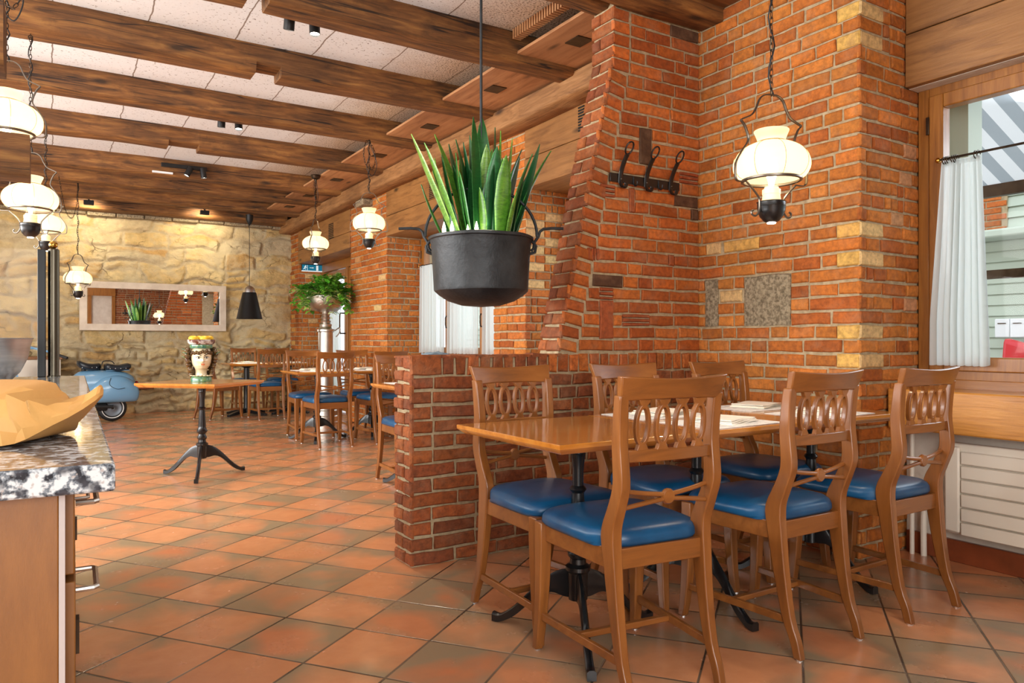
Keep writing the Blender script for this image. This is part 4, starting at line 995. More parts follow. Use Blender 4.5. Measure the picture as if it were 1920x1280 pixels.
make_lamp('largest oil lamp at the upper left edge of the photo, above the counter', (-.19, 4.24, 2.115), 2.92, rad(-20), 1)
make_lamp('oil lamp below and behind the largest one, over the counter', (-.12, 5.33, 1.925), 2.92, rad(-20), 0)
make_lamp('oil lamp partly hidden behind the two nearer left lamps', (-.06, 7.76, 2.10), 2.92, rad(-20), 0)
lm = make_lamp('small oil lamp hanging in front of the upper left corner of the mirror', (.24, 10.0, 1.80), 2.92, rad(40), 0)
ob('swag_chain', chain_mesh(0, 0, path=spline([(0, 0, 1.10), (-.06, -.05, .86), (-.16, -.1, .68), (-.30, -.16, .74), (-.42, -.2, 1.1)], 5)), 'wrought', lm)

# black cone pendant
t = thing('pendant_lamp', 'matt black cone pendant lamp hanging before the stone wall, right of the mirror', 'pendant lamp', (2.42, 11.1, 1.39))
ob('lamp_shade', MB().lathe([(.185, 0), (.178, .01), (.098, .37), (.092, .385), (.088, .385), (.094, .37), (.172, .012), (.180, 0)], 40, caps=False), 'dark', t)
ob('cap', MB().lathe([(.085, .38), (.08, .42), (.062, .455), (.03, .478), (.006, .485)], 32), 'steel', t)
ob('cable', MB().tube([(0, 0, .48), (0, 0, 1.53)], .004, 8), 'dark', t)
ob('ceiling_cup', MB().lathe([(.006, 1.36), (.03, 1.39), (.05, 1.44), (.055, 1.515), (.0, 1.515)], 24), 'dark', t)
ob('bulb', MB().ball((0, 0, .12), .045), 'bulb', t)
l = light('pendant_bulb', 'SPOT', (0, 0, .06), 30, (1, .84, .62), spot=120, radius=.04, blend=.5); l.parent = t

# ceiling spotlights
def spots(label, loc, rz, pos, bar, mount_y):
    t = thing('spotlight', label, 'spotlight', loc, rz)
    ob('mounting_bar', MB().box(*bar), 'dark', t, bevel=.004)
    for x, tilt, ax in pos:
        M4 = Matrix.Translation((x, mount_y, 0)) @ Matrix.Rotation(tilt, 4, ax)
        h = ob('spot_head', MB().lathe([(.0, .05), (.03, .05), (.032, .045), (.032, -.06), (.030, -.062), (.029, -.05)], 24, ax=M4, caps=False), 'dark', t)
        ob('lens', MB().lathe([(.001, -.052), (.029, -.052)], 20, ax=M4, caps=False), 'led', h)
    return t
spots('pair of black spotlights behind the bluish front ceiling beam', (1.27, 4.40, 2.985), 0, ((-.075, rad(18), 'X'), (.075, rad(-6), 'X')), (-.2, .2, -.07, -.05, .0, .05), .02)
spots('pair of black spotlights behind the third ceiling beam', (1.29, 6.66, 2.965), 0, ((-.065, rad(10), 'X'), (.075, rad(-8), 'X')), (-.2, .2, -.07, -.05, .0, .05), .02)
spots('black bar with two tilted spotlights on the front of a far ceiling beam', (1.30, 8.99, 2.99), 0, ((.0, rad(26), 'Y'), (.15, rad(-8), 'Y')), (-.28, .20, .045, .068, .03, .075), 0)
for x, y, e in ((1.27, 4.42, 14), (1.29, 6.68, 14)): light('spot_beam', 'SPOT', (x, y, 2.88), e*5, (1, .86, .66), (0, 0, 0), spot=95, radius=.03, blend=.7)
t = tag(ob('ceiling_strip_light', MB().box(.93, 1.14, 9.04, 9.066, 2.945, 2.965), 'white'), 'thin white strip on the far beam left of the black spotlight bar', 'strip light')
for x, lab in ((.40, 'small dark ceiling uplighter over the left end of the mirror'), (1.86, 'small dark ceiling uplighter over the right end of the mirror')):
    t = thing('ceiling_uplighter', lab, 'spotlight', (x, 11.40, 2.93)); ob('housing', MB().box(-.06, .06, -.03, .03, -.03, .03), 'dark', t, bevel=.005)
    ob('stem', MB().box(-.01, .01, -.01, .01, .02, .19), 'dark', t)
    l = light('wall_washer', 'SPOT', (0, .05, -.01), 34, (1, .84, .58), (rad(64), 0, 0), spot=125, radius=.03, blend=.9); l.parent = t
light('wall_washer', 'SPOT', (-1.2, 11.2, 2.9), 36, (1, .84, .58), (rad(50), 0, 0), spot=125, radius=.03, blend=.9)

# ------------------------------------------------------------ hanging cauldron with snake plant
CX, CY = 1.848, 3.255
t = thing('cauldron', 'blackened iron cauldron hanging above the low brick wall, planted with a snake plant', 'cauldron', (CX, CY, 1.235))
pf = [(.001, .0), (.10, .008), (.17, .030), (.215, .058), (.239, .080), (.2405, .086), (.241, .095), (.246, .2), (.254, .315), (.260, .335), (.268, .340), (.268, .352), (.258, .356), (.246, .348), (.238, .30), (.232, .27)]
N = 56; rings = []
for r, z in pf: rings.append([(r*(1+.006*noise.noise((math.cos(2*PI*k/N)*2, math.sin(2*PI*k/N)*2, z*6)))*math.cos(2*PI*k/N), r*math.sin(2*PI*k/N), z+.006*noise.noise((math.cos(2*PI*k/N)*1.5, math.sin(2*PI*k/N)*1.5, 3+z))*(z > .05)) for k in range(N)])
ob('pot', MB().loft(rings), 'old_iron', t, smooth=32)
cr = Vector((.848, -.53, 0))      # bail and lugs lie across the view
for s in (-1, 1):
    m = MB(); b = cr*s
    def q(o, z): return tuple(b*o+Vector((0, 0, z)))
    m.tube([q(.255, .285), q(.268, .30), q(.272, .33), q(.292, .36), q(.300, .385), q(.318, .398), q(.36, .402), q(.42, .400)], .0075, 8)
    ob('lug', m, 'old_iron', t)
    ob('lug_ring', MB().tube([q(.245, .27), q(.275, .28), q(.28, .31), q(.262, .335)], .008, 8), 'old_iron', t)
bail = [tuple(cr*(.285*math.cos(a))+Vector((0, 0, .36+.25*math.sin(a)))) for a in [PI*i/28 for i in range(29)]]
ob('bail_handle', MB().tube(bail, .0075, 8), 'old_iron', t)
ob('hanging_rod', MB().tube([(0, 0, .605), (0, 0, 1.71)], .0075, 8), 'old_iron', t)
ob('soil', MB().lathe([(.001, .275), (.232, .27), (.232, .26), (.001, .26)], 32), 'soil', t)
mb = MB(); r = random.Random(19)
def blade(mb, base, tip, w, bend, twist, pal, n=14):
    B = Vector(base); T = Vector(tip); d = T-B; L = d.length; d.normalize(); side = Vector((d.y, -d.x, 0)) if abs(d.z) < .999 else Vector((1, 0, 0))
    if side.length < .05: side = Vector((math.cos(twist), math.sin(twist), 0))
    side.normalize(); side = Matrix.Rotation(twist, 3, d) @ side; nrm = side.cross(d)
    rings = []
    cx = r.choice(pal)
    for i in range(n+1):
        s = i/n; p = B+d*(L*s)+nrm*(bend*L*(s*s-s)); ww = w*lerp_keys([(0, .42), (.2, .72), (.5, 1), (.75, .86), (.92, .42), (1, .02)], s)[0]
        tw = side*math.cos(.5*twist*s)+nrm*math.sin(.5*twist*s); nn = tw.cross(d)
        cup = nn*(ww*.28)
        rings.append([p-tw*ww+cup, p-tw*ww*.86+cup*.8-nn*.0015, p-tw*ww*.4+cup*.2-nn*.002, p+tw*ww*.4+cup*.2-nn*.002, p+tw*ww*.86+cup*.8-nn*.0015, p+tw*ww+cup, p+tw*ww*.86+cup*.8+nn*.0015, p+tw*ww*.4+cup*.2+nn*.003, p-tw*ww*.4+cup*.2+nn*.003, p-tw*ww*.86+cup*.8+nn*.0015])
    o = len(mb.v); m = len(rings[0])
    edge = tuple(min(1, q*1.9+.03) for q in cx[:3])+(1,)
    for q in rings: mb.v += [tuple(x) for x in q]
    for i in range(n):
        for j in range(m):
            k = (j+1) % m; mb.f.append((o+i*m+j, o+i*m+k, o+(i+1)*m+k, o+(i+1)*m+j)); mb.c.append(edge if j in (0, 4, 5, 9) else cx)
PAL = [lin(c) for c in ((34, 92, 40), (52, 118, 42), (96, 148, 46), (28, 82, 44), (118, 162, 62), (44, 108, 56))]
fwd = Vector((.53, .848, 0))
# (across, depth) at base, (across, depth, height) at tip, half width
L_ = [(-.10, -.08, -.345, -.08, .505, .034), (-.07, -.05, -.235, -.02, .52, .026), (-.04, -.1, -.12, -.12, .40, .030), (-.06, .04, -.17, .05, .49, .028), (-.03, .06, -.20, .10, .44, .03), (.0, .05, -.06, .03, .53, .026),
      (.0, -.02, .005, .0, .615, .034), (.02, .07, .07, .08, .585, .034), (-.02, -.12, -.035, -.10, .585, .022), (.06, -.1, .085, -.13, .43, .034), (.05, -.12, .07, -.14, .34, .026), (.10, .0, .16, .02, .51, .030),
      (.13, -.02, .30, .02, .48, .036), (.12, -.08, .26, -.10, .40, .026), (.14, .02, .36, .05, .455, .024), (.11, .06, .29, .12, .42, .03), (.09, .1, .2, .16, .45, .028), (.03, .12, .05, .18, .50, .03),
      (-.06, .12, -.12, .18, .47, .028), (-.11, .05, -.26, .12, .37, .028), (-.15, -.05, -.30, -.05, .26, .014), (-.14, -.04, -.20, .02, .18, .016), (-.03, -.14, -.10, -.17, .30, .024), (.02, -.15, .0, -.17, .22, .02),
      (.12, -.12, .18, -.14, .20, .022), (.15, -.06, .22, -.06, .27, .022), (-.12, -.12, -.15, -.15, .16, .018), (.0, .02, .03, -.06, .46, .028), (.07, .03, .11, -.02, .40, .03), (-.09, .0, -.14, -.04, .36, .028),
      (.05, .08, .13, .10, .36, .026), (-.02, .1, -.02, .12, .38, .026), (-.08, -.1, -.19, -.12, .39, .024), (.08, -.05, .16, -.05, .33, .028), (-.04, -.06, -.05, -.08, .33, .03), (.03, -.08, .04, -.1, .28, .026), (-.08, -.12, -.27, -.16, .44, .030), (-.05, -.02, -.13, .0, .50, .028), (.0, .12, .02, .16, .56, .03), (.09, .06, .21, .08, .47, .032), (.06, .0, .10, .02, .55, .026), (-.10, .1, -.22, .16, .33, .03), (-.12, 0, -.24, .02, .41, .032), (.1, -.1, .13, -.16, .38, .034), (-.01, .0, -.09, -.02, .48, .03), (.13, .08, .25, .14, .36, .026)]
for a, b, c, d, h, w in L_:
    bp = cr*a+fwd*b+Vector((0, 0, -.02)); tp = cr*c+fwd*d+Vector((0, 0, h+.06))
    blade(mb, bp, tp, w*1.45, r.uniform(-.18, .18), r.uniform(-.6, .6), PAL)
o = ob('snake_plant', mb, 'snake', smooth=60); o.location = (CX, CY, 1.53); tag(o, 'tall green snake plant growing in the hanging black cauldron', 'plant')
for i, (a, w) in enumerate(((-.175, 'leftmost'), (-.135, 'second from left'), (-.055, 'third from left'), (-.015, 'rightmost'))):
    p = Vector((CX, CY, 1.60))+cr*a-fwd*(.15+.02*(i % 2)); b = thing('leaf_gap_glow', 'added glow for a lit leaf gap at the cauldron rim, %s of four' % w, 'bulb', p, 0, 'lit leaf gaps at the cauldron')  # added glowing spots standing in for lit gaps between the leaves
    ob('flame', MB().lathe([(.001, -.02), (.009, -.005), (.010, .008), (.006, .028), (.001, .045)], 12), 'bulb', b); ob('stem', MB().lathe([(.008, -.1), (.008, -.02), (.001, -.018)], 10), 'dark', b)
u = light('plant_uplight', 'POINT', (CX-.06, CY-.15, 1.64), .5, (1, .9, .62), radius=.05)

# ------------------------------------------------------------ coat racks
def coat_rack(label, loc, rz, n=3):
    t = thing('coat_rack', label, 'coat rack', loc, rz)
    ob('rail', MB().box(-.262, .262, -.012, 0, -.024, .024), 'black_iron', t, bevel=.002)
    for i in range(n):
        x = -.19+.19*i*2/(n-1)
        m = MB(); sp = spline([(-.014, -.030), (-.016, .0), (-.022, .04), (-.045, .085), (-.070, .118)], 5)
        m.tube([(x, y, z) for y, z in sp], .0085, 8, flat=(.5, 1.9))
        sp = spline([(-.014, .0), (-.016, -.03), (-.028, -.052), (-.050, -.058), (-.062, -.042), (-.062, -.035)], 5)
        m.tube([(x, y, z) for y, z in sp], .008, 8, flat=(.6, 1.8))
        h = ob('coat_hook', m, 'black_iron', t)
        pts = []
        for k in range(20):
            a = 2*PI*k/20; c = Vector((x, -.088, .150)); ax = Vector((0, -.55, .83)); pts.append(c+Vector((1, 0, 0))*(.024*math.cos(a))+ax*(.036*math.sin(a)))
        ob('hook_eye', MB().tube(pts, .0048, 6, True), 'black_iron', h)
        ob('rivet', MB().ball((x, -.020, -.006), .005, 8, 6), 'pewter', h)
    for i in range(n-1):
        x = -.095+.19*i*2/(n-1); m = MB()
        m.tube([(x, y, z) for y, z in spline([(-.012, .018), (-.015, -.005), (-.018, -.028), (-.034, -.036), (-.045, -.026), (-.046, -.012)], 4)], .0045, 8)
        h = ob('small_hook', m, 'black_iron', t); ob('rivet', MB().ball((x, -.014, .008), .004, 8, 6).ball((x, -.014, -.012), .004, 8, 6), 'pewter', h)
    return t
coat_rack('black iron coat rack with looped hooks on the tapering brick wall', (2.858, 3.146, 1.967), 0)
coat_rack('black iron coat rack on the brick wall behind the viewer, seen only in the mirror', (2.12, -2.378, 1.967), PI)

# ------------------------------------------------------------ mirror
t = thing('wall_mirror', 'wide mirror in a flat silver frame hung on the stone wall', 'mirror', (1.29, 12.05, 1.57)); m = MB(); w, h, f = .985, .352, .095
m.loft([[(-w, -.02, -h), (w, -.02, -h), (w, -.02, h), (-w, -.02, h)], [(-w, .025, -h), (w, .025, -h), (w, .025, h), (-w, .025, h)]], caps=False)
m.loft([[(-w+i, y, -h+i), (w-i, y, -h+i), (w-i, y, h-i), (-w+i, y, h-i)] for i, y in ((0, -.02), (.004, -.024), (f, -.018), (f, -.006))], caps=False)
ob('mirror_frame', m, 'silver_leaf', t, smooth=20)
ob('mirror_pane', MB().box(-w+f-.004, w-f+.004, -.008, .02, -h+f-.004, h-f+.004), 'mirror', t, smooth=0)

# exit sign
t = thing('exit_sign', 'blue-green emergency exit sign under the far oak lintel beside the door', 'sign', (3.52, 11.63, 2.235)); g = .185
ob('case', MB().box(-g, g, 0, .03, -.055, .052), 'dark', t, bevel=.003)
ob('sign_face', MB().box(-g+.006, g-.012, -.006, 0, -.045, .046), 'sign_blue', t)
ob('lower_edge', MB().box(-g, g-.012, -.012, .02, -.060, -.046), 'sign_white', t)
mk = MB(); mk.ball((-.125, -.008, .028), .009, 10, 6, (1, .3, 1))
for a, b, w in (((-.125, .016), (-.14, -.006), .014), ((-.14, -.006), (-.125, -.03), .009), ((-.14, -.006), (-.163, -.026), .009), ((-.128, .012), (-.108, -.002), .007), ((-.128, .012), (-.150, .014), .007)): mk.bar((a[0], -.0075, a[1]), (b[0], -.0075, b[1]), .003, w, (0, 1, 0)) if False else mk.bar((a[0], -.0075, a[1]), (b[0], -.0075, b[1]), w, .003, (0, 1, 0))
mk.box(-.100, -.094, -.009, -.006, -.04, .04); mk.box(-.06, -.012, -.009, -.006, -.004, .004); mk.hexa([(-.012, -.009, -.014), (-.006, -.009, -.006), (.008, -.009, 0), (-.012, -.009, .0), (-.012, -.006, .0), (-.006, -.006, .006), (.008, -.006, .0), (-.012, -.006, .014)])
mk.box(.045, .078, -.009, -.006, -.04, .04)
ob('pictogram', mk, 'sign_white', t)

# ------------------------------------------------------------ steel pedestal planter with trailing greenery
PX, PY = 2.99, 9.33
t = thing('planter', 'tall silver pedestal planter with a round bowl, standing behind the far middle table', 'planter', (PX, PY, 0))
ob('plinth', MB().lathe([(.20, 0), (.20, .03), (.17, .04), (.17, .10), (.145, .11), (.145, .17), (.12, .18), (.12, .25), (.105, .26)], 40), 'nickel', t, smooth=30)
ob('column', MB().lathe([(.105, .25), (.1, .8), (.1, 1.18), (.112, 1.19), (.112, 1.215), (.095, 1.225)], 40), 'nickel', t, smooth=30)
ob('stem', MB().lathe([(.095, 1.22), (.08, 1.25), (.085, 1.28), (.058, 1.30), (.07, 1.325), (.052, 1.345), (.065, 1.37), (.05, 1.39), (.06, 1.41), (.045, 1.43), (.075, 1.445)], 36), 'nickel', t)
ob('bowl', MB().lathe([(.06, 1.44), (.14, 1.455), (.20, 1.50), (.238, 1.57), (.245, 1.63), (.248, 1.645), (.236, 1.64), (.22, 1.60), (.001, 1.58)], 48), 'nickel', t)
ob('side_handle', MB().tube(spline([(.1, -.05, 1.2), (.16, -.07, 1.24), (.15, -.07, 1.17), (.112, -.06, 1.12)], 4), .008), 'nickel', t)
mb = MB(); r = random.Random(4)
IV = [lin(c) for c in ((92, 172, 48), (132, 196, 66), (70, 140, 42), (190, 214, 110), (220, 228, 160))]
def leaf(mb, p, d, L, w, up, col):
    d = d.normalized(); s = d.cross(up)
    if s.length < .01: s = d.orthogonal()
    s.normalize(); n = s.cross(d); P = Vector(p)
    mb.add([P, P+d*L*.35-s*w+n*L*.06, P+d*L*.5+n*L*.02, P+d*L*.35+s*w+n*L*.06, P+d*L*.75-s*w*.6+n*L*.02, P+d*L-n*L*.1, P+d*L*.75+s*w*.6+n*L*.02], [(0, 2, 1), (0, 3, 2), (1, 2, 4), (2, 3, 6), (2, 5, 4), (2, 6, 5)], col)
for st in range(150):
    a = r.uniform(0, 2*PI); R0 = r.uniform(.03, .19); out = r.uniform(.05, .30); up = r.uniform(.04, .24)*(1-.4*out); drop = r.uniform(0, .24)*(out > .17)
    if r.random() < .22: out *= .35; up = r.uniform(.14, .32); drop = 0
    pts = []
    for i in range(9):
        s = i/8; rr = R0+out*s; pts.append(Vector((rr*math.cos(a+.2*s), rr*math.sin(a+.2*s), 1.60+up*math.sin(min(1, s*1.3)*PI/2)*1.0-drop*s**2.2)))
    light_ = r.random() < .55
    mb.tube(pts, .0022, 4, col=lin((120, 150, 70)))
    for i in range(1, 9):
        d = (pts[i]-pts[i-1]).normalized()
        for q in (-1, 1):
            s = d.cross(Vector((0, 0, 1)))
            if s.length < .05: s = Vector((1, 0, 0))
            s.normalize(); L = r.uniform(.06, .11)
            leaf(mb, pts[i], d*.5+s*q*1.0+Vector((0, 0, r.uniform(-.3, .4))), L, L*.36, Vector((0, 0, 1)), r.choice(IV[:3] if not light_ else IV))
o = ob('trailing_plant', mb, 'ivy', smooth=0); o.location = (PX, PY, 0); tag(o, 'bushy bright green and variegated trailing plant in the silver pedestal bowl', 'plant')
# ------------------------------------------------------------ counter in the left foreground
Cn = thing('counter', 'wood laminate serving counter at the left edge with drawer handles', 'counter', (.069, 1.095, 0), rad(-1.1))
def qx(v): return v
ob('end_panel', MB().box(-1.7, -.064, .03, .055, .09, .862), 'laminate', Cn, bevel=.002)
ob('edge_strip', MB().box(-.064, -.057, .03, .055, .09, .862), 'beige', Cn)
for k in range(4):
    y0 = .06+k*.72
    d = ob('drawer_front', MB().box(-.063, -.046, y0, y0+.70, .745, .855), 'laminate', Cn, bevel=.002)
    ob('handle', MB().tube([(-.045, y0+.08, .826), (-.022, y0+.08, .826), (-.018, y0+.085, .826), (-.018, y0+.185, .826), (-.022, y0+.19, .826), (-.045, y0+.19, .826)], .004, 8), 'nickel', d)
    d = ob('door', MB().box(-.063, -.045, y0, y0+.70, .10, .735), 'laminate', Cn, bevel=.002)
    ob('handle', MB().tube([(-.045, y0+.08, .700), (-.022, y0+.08, .700), (-.018, y0+.085, .700), (-.018, y0+.185, .700), (-.022, y0+.19, .700), (-.045, y0+.19, .700)], .004, 8), 'nickel', d)
    ob('hinge_plate', MB().box(-.046, -.040, y0+.10, y0+.125, .60, .65), 'wrought', d)
ob('carcass', MB().box(-1.7, -.066, .055, 2.80, .0, .862), 'laminate', Cn)
ct = tag(ob('countertop', MB().box(-1.78, .0, .0, 2.90, .863, .900), 'granite', bevel=.004, loc=(.069, 1.095, 0), rot=(0, 0, rad(-1.1))), 'polished speckled grey granite countertop in the left foreground', 'countertop')
# glass screen on its posts at the far end of the counter
gs = thing('glass_screen', 'clear glass counter screen held by a dark post with a brass ball', 'screen', (.0, 3.93, .9005))
ob('round_post', MB().lathe([(.026, 0), (.026, .004), (.0225, .006), (.0225, .575), (.018, .58)], 28), 'chrome', gs)
ob('flat_post', MB().box(-.062, -.030, -.03, .03, 0, .573), 'dark', gs, bevel=.003)
ob('brass_ball', MB().ball((-.002, 0, .598), .0185, 20, 14), 'brass', gs)
ob('glass_pane', MB().box(-1.5, -.055, -.005, .003, .02, .572), 'glass', gs, smooth=0)
# mixing bowl
bw = tag(ob('mixing_bowl', MB().lathe([(.08, .0), (.105, .003), (.135, .035), (.16, .09), (.172, .15), (.178, .170), (.182, .172), (.181, .174), (.174, .171), (.155, .09), (.13, .038), (.09, .012), (.001, .01)], 64), 'steel', loc=(-.25, 3.60, .9005)), 'stainless steel mixing bowl on the granite counter at the left edge', 'bowl')
# kraft paper bag lying on the counter, its mouth twisted shut
def bag():
    # ring points: bottom front, lower front, mid front, ridge, top, top back, back, bottom back
    K = [(-.62, [(-.112, .0), (-.118, .022), (-.112, .048), (-.096, .068), (-.04, .084), (.04, .094), (.108, .055), (.11, 0)]),
         (-.30, [(-.113, .0), (-.120, .024), (-.113, .050), (-.095, .070), (-.04, .086), (.04, .095), (.108, .055), (.11, 0)]),
         (-.02, [(-.112, .0), (-.119, .024), (-.113, .050), (-.094, .071), (-.04, .087), (.04, .095), (.108, .055), (.11, 0)]),
         (.035, [(-.111, .0), (-.116, .026), (-.100, .050), (-.096, .073), (-.04, .086), (.035, .094), (.104, .055), (.108, 0)]),
         (.060, [(-.110, .002), (-.104, .022), (-.118, .046), (-.080, .070), (-.045, .088), (.03, .092), (.10, .053), (.105, .002)]),
         (.085, [(-.106, .003), (-.112, .026), (-.092, .044), (-.098, .080), (-.030, .082), (.03, .089), (.094, .05), (.10, .003)]),
         (.110, [(-.098, .005), (-.090, .020), (-.106, .048), (-.074, .066), (-.036, .082), (.02, .078), (.084, .046), (.09, .006)]),
         (.130, [(-.088, .010), (-.096, .028), (-.074, .042), (-.082, .070), (-.020, .066), (.02, .072), (.070, .044), (.075, .012)]),
         (.150, [(-.074, .018), (-.068, .030), (-.076, .050), (-.050, .058), (-.026, .068), (.012, .062), (.052, .046), (.055, .022)]),
         (.172, [(-.054, .028), (-.060, .040), (-.044, .046), (-.046, .062), (-.010, .060), (.010, .064), (.038, .050), (.038, .032)]),
         (.200, [(-.036, .038), (-.034, .046), (-.038, .056), (-.022, .062), (-.010, .070), (.010, .066), (.026, .056), (.026, .042)]),
         (.230, [(-.022, .050), (-.026, .058), (-.020, .064), (-.016, .072), (.0, .074), (.008, .074), (.016, .066), (.016, .054)]),
         (.262, [(-.012, .064), (-.014, .072), (-.010, .078), (-.006, .086), (.0, .088), (.006, .086), (.010, .080), (.008, .068)]),
         (.268, [(-.006, .070), (-.008, .075), (-.006, .079), (-.004, .083), (.0, .084), (.003, .083), (.005, .079), (.004, .072)])]
    m = MB(); m.loft([[(x+.105 if x <= .035 else .140+(x-.035)*.50, y*(.72 if y > .04 else 1), z) for y, z in r] for x, r in K]); return m
bg = ob('paper_bag', bag(), 'paper_bag', smooth=24, loc=(-.155, 1.505, .9012), rot=(0, 0, rad(-30)))
tag(bg, 'brown kraft paper bag with a twisted end lying on the granite counter', 'paper bag')
# timber gantry over the counter
gt = thing('counter_gantry', 'dark timber crosspieces of the hanging gantry above the counter, upper left edge', 'gantry', (-.08, 3.48, 1.71))
ob('cross_timber', timber(MB(), 0, -1.3, .0, -.04, .15, .0, .16, 21, n=14, amp=.004), 'beam', gt, smooth=50)
ob('cross_timber', timber(MB(), 0, -1.3, -.02, -1.40, -1.25, .0, .16, 22, n=14, amp=.004), 'beam', gt, smooth=50)
ob('side_rail', timber(MB(), 1, -1.5, .2, -1.25, -1.1, .0, .16, 23, n=14, amp=.004), 'beam', gt, smooth=50)
for y in (-1.32, .05): ob('hanger_rod', MB().tube([(-1.18, y, .15), (-1.18, y, 1.42)], .008), 'wrought', gt)

# ------------------------------------------------------------ pale blue motor scooter by the stone wall
def scooter():
    t = thing('motor_scooter', 'pale blue vintage motor scooter with dark saddles parked by the stone wall', 'scooter', (.66, 11.10, 0), rad(184))
    def wheel(x, nm):
        w = ob(nm, MB().torus((x, 0, .176), .132, .044, 40, 12, 'y', (1, 1)), 'rubber', t)
        ax = Matrix.Translation((x, 0, .176)) @ Matrix.Scale(.83, 4) @ Matrix.Rotation(PI/2, 4, 'X')
        ob('white_wall', MB().lathe([(.148, .050), (.160, .054), (.160, .050)], 40, ax=ax, caps=False).lathe([(.160, -.050), (.160, -.054), (.148, -.050)], 40, ax=ax, caps=False), 'whitewall', w)
        ob('rim', MB().lathe([(.001, -.048), (.03, -.052), (.045, -.042), (.09, -.036), (.12, -.048), (.127, -.05), (.127, .05), (.12, .048), (.09, .036), (.045, .042), (.03, .052), (.001, .048)], 36, ax=ax), pr('grey_rim', (112, 120, 128), None, rough=.4, metal=.3), w)
        ob('hub_nut', MB().lathe([(.0, -.062), (.018, -.062), (.018, .062), (.0, .062)], 12, ax=ax), 'wrought', w)
    wheel(0, 'rear_wheel'); wheel(1.23, 'front_wheel')
    # tail body
    rings = []
    for x, z0, z1, w in spline([(-.27, .44, .55, .05), (-.24, .36, .60, .11), (-.16, .30, .645, .15), (-.02, .29, .672, .165), (.14, .29, .685, .16), (.28, .28, .682, .14), (.40, .25, .66, .12), (.48, .22, .56, .11), (.54, .20, .40, .12), (.58, .20, .30, .14)], 4):
        ring = []
        for k in range(28):
            a = 2*PI*k/28; c, s = math.cos(a), math.sin(a); e = .72
            ring.append((x, math.copysign(abs(c)**e, c)*w, (z0+z1)/2+math.copysign(abs(s)**e, s)*(z1-z0)/2))
        rings.append(ring)
    ob('body', MB().loft(rings), 'vespa', t, smooth=60)
    # bulging side cowls
    for s in (-1, 1):
        rings = []
        for x, h0, h1, b in spline([(-.30, .36, .40, .165), (-.28, .27, .47, .185), (-.20, .255, .56, .215), (-.06, .255, .615, .23), (.10, .255, .60, .22), (.20, .255, .54, .20), (.27, .26, .46, .17), (.30, .30, .36, .14)], 4):
            ring = []
            for k in range(20):
                a = PI*k/19; c, q = math.cos(a), math.sin(a)
                ring.append((x, s*(.09+(b-.09)*abs(q)**.6), (h0+h1)/2-c*(h1-h0)/2))
            rings.append(ring if s < 0 else list(reversed(ring)))
        co = ob('side_cowl', MB().loft(rings), 'vespa', t, smooth=60)
        m = MB(); m.tube([(x, s*(y+.004), z) for x, y, z in spline([(-.12, .228, .45), (-.02, .235, .44), (.06, .22, .50), (.04, .196, .585)], 5)], .003, 5)
        ob('cowl_seam', m, 'rubber', co)
    ob('floorboard', MB().loft([[(x, -w, z), (x, w, z), (x, w, z+.03), (x, -w, z+.03)] for x, w, z in ((.5, .16, .2), (.6, .2, .19), (.85, .2, .19), (.95, .18, .22))]), 'vespa', t, bevel=.012)
    ob('leg_shield', MB().loft([[(x-.02, -w, z), (x+.02*0, 0, z+.0), (x-.02, w, z), (x+.02, w, z), (x+.06, 0, z), (x+.02, -w, z)] for x, w, z in ((.93, .19, .22), (1.0, .24, .40), (1.06, .25, .6), (1.09, .21, .76), (1.09, .09, .84))]), 'vespa', t, smooth=50)
    rings = []
    for x, z0, z1, w in ((1.02, .32, .36, .03), (1.08, .30, .42, .07), (1.2, .32, .47, .085), (1.34, .30, .43, .08), (1.44, .20, .32, .05), (1.46, .17, .22, .02)):
        rings.append([(x, w*math.cos(2*PI*k/16), (z0+z1)/2+(z1-z0)/2*math.sin(2*PI*k/16)) for k in range(16)])
    ob('front_fender', MB().loft(rings), 'vespa', t, smooth=60)
    ob('steering_column', MB().tube([(1.22, 0, .25), (1.06, 0, .92)], .03, 12), 'vespa', t)
    hb = ob('handlebar', MB().tube(spline([(.66, .36, .90), (.74, .28, .935), (.92, .12, .985), (1.04, 0, 1.0), (1.09, -.12, .99), (1.12, -.28, .955), (1.10, -.36, .93)], 4), [.014]*8+[.022]*9+[.014]*8, 10), 'vespa', t)
    for s in (-1, 1):
        ob('grip', MB().tube([(.68, .34, .91), (.55, .44, .855)] if s > 0 else [(1.11, -.335, .938), (1.07, -.455, .895)], .018, 10), 'rubber', hb); ob('lever', MB().tube([(.74, .33, .955), (.62, .45, .92)] if s > 0 else [(1.16, -.33, .965), (1.14, -.46, .955)], .005, 6), 'steel', hb)
    ob('headlamp', MB().ball((1.09, 0, 1.0), .075, 16, 10, (1.1, 1, .9)), 'vespa', hb)
    for xs, zz, L, nm in ((.27, .735, .27, 'front_saddle'), (-.06, .715, .31, 'rear_saddle')):
        rings = []
        for u in [i/10 for i in range(11)]:
            x = xs+L*(.5-u)*(1 if nm == 'front_saddle' else 1); w = .05+.085*math.sin(PI*min(1, .15+.85*u)) if nm == 'front_saddle' else .12; w = w if 0 < u < 1 else w*.7
            h = .046 if 0 < u < 1 else .03
            dz = (.02*(1-u) if nm == 'front_saddle' else .012*math.cos(2*PI*u))
            dz = -.03*math.sin(PI*u)+.045*(1-u) if nm == 'front_saddle' else dz
            rings.append([(x, w*math.copysign(abs(math.cos(2*PI*k/20))**.7, math.cos(2*PI*k/20)), zz+dz+h*math.copysign(abs(math.sin(2*PI*k/20))**.7, math.sin(2*PI*k/20))) for k in range(20)])
        sd = ob(nm, MB().loft(rings), 'vinyl', t, smooth=60)
        m = MB()
        for i in range(4): m.ball((xs+L*(.32-.2*i), .122, zz-.012), .006, 8, 6).ball((xs+L*(.32-.2*i), -.122, zz-.012), .006, 8, 6)
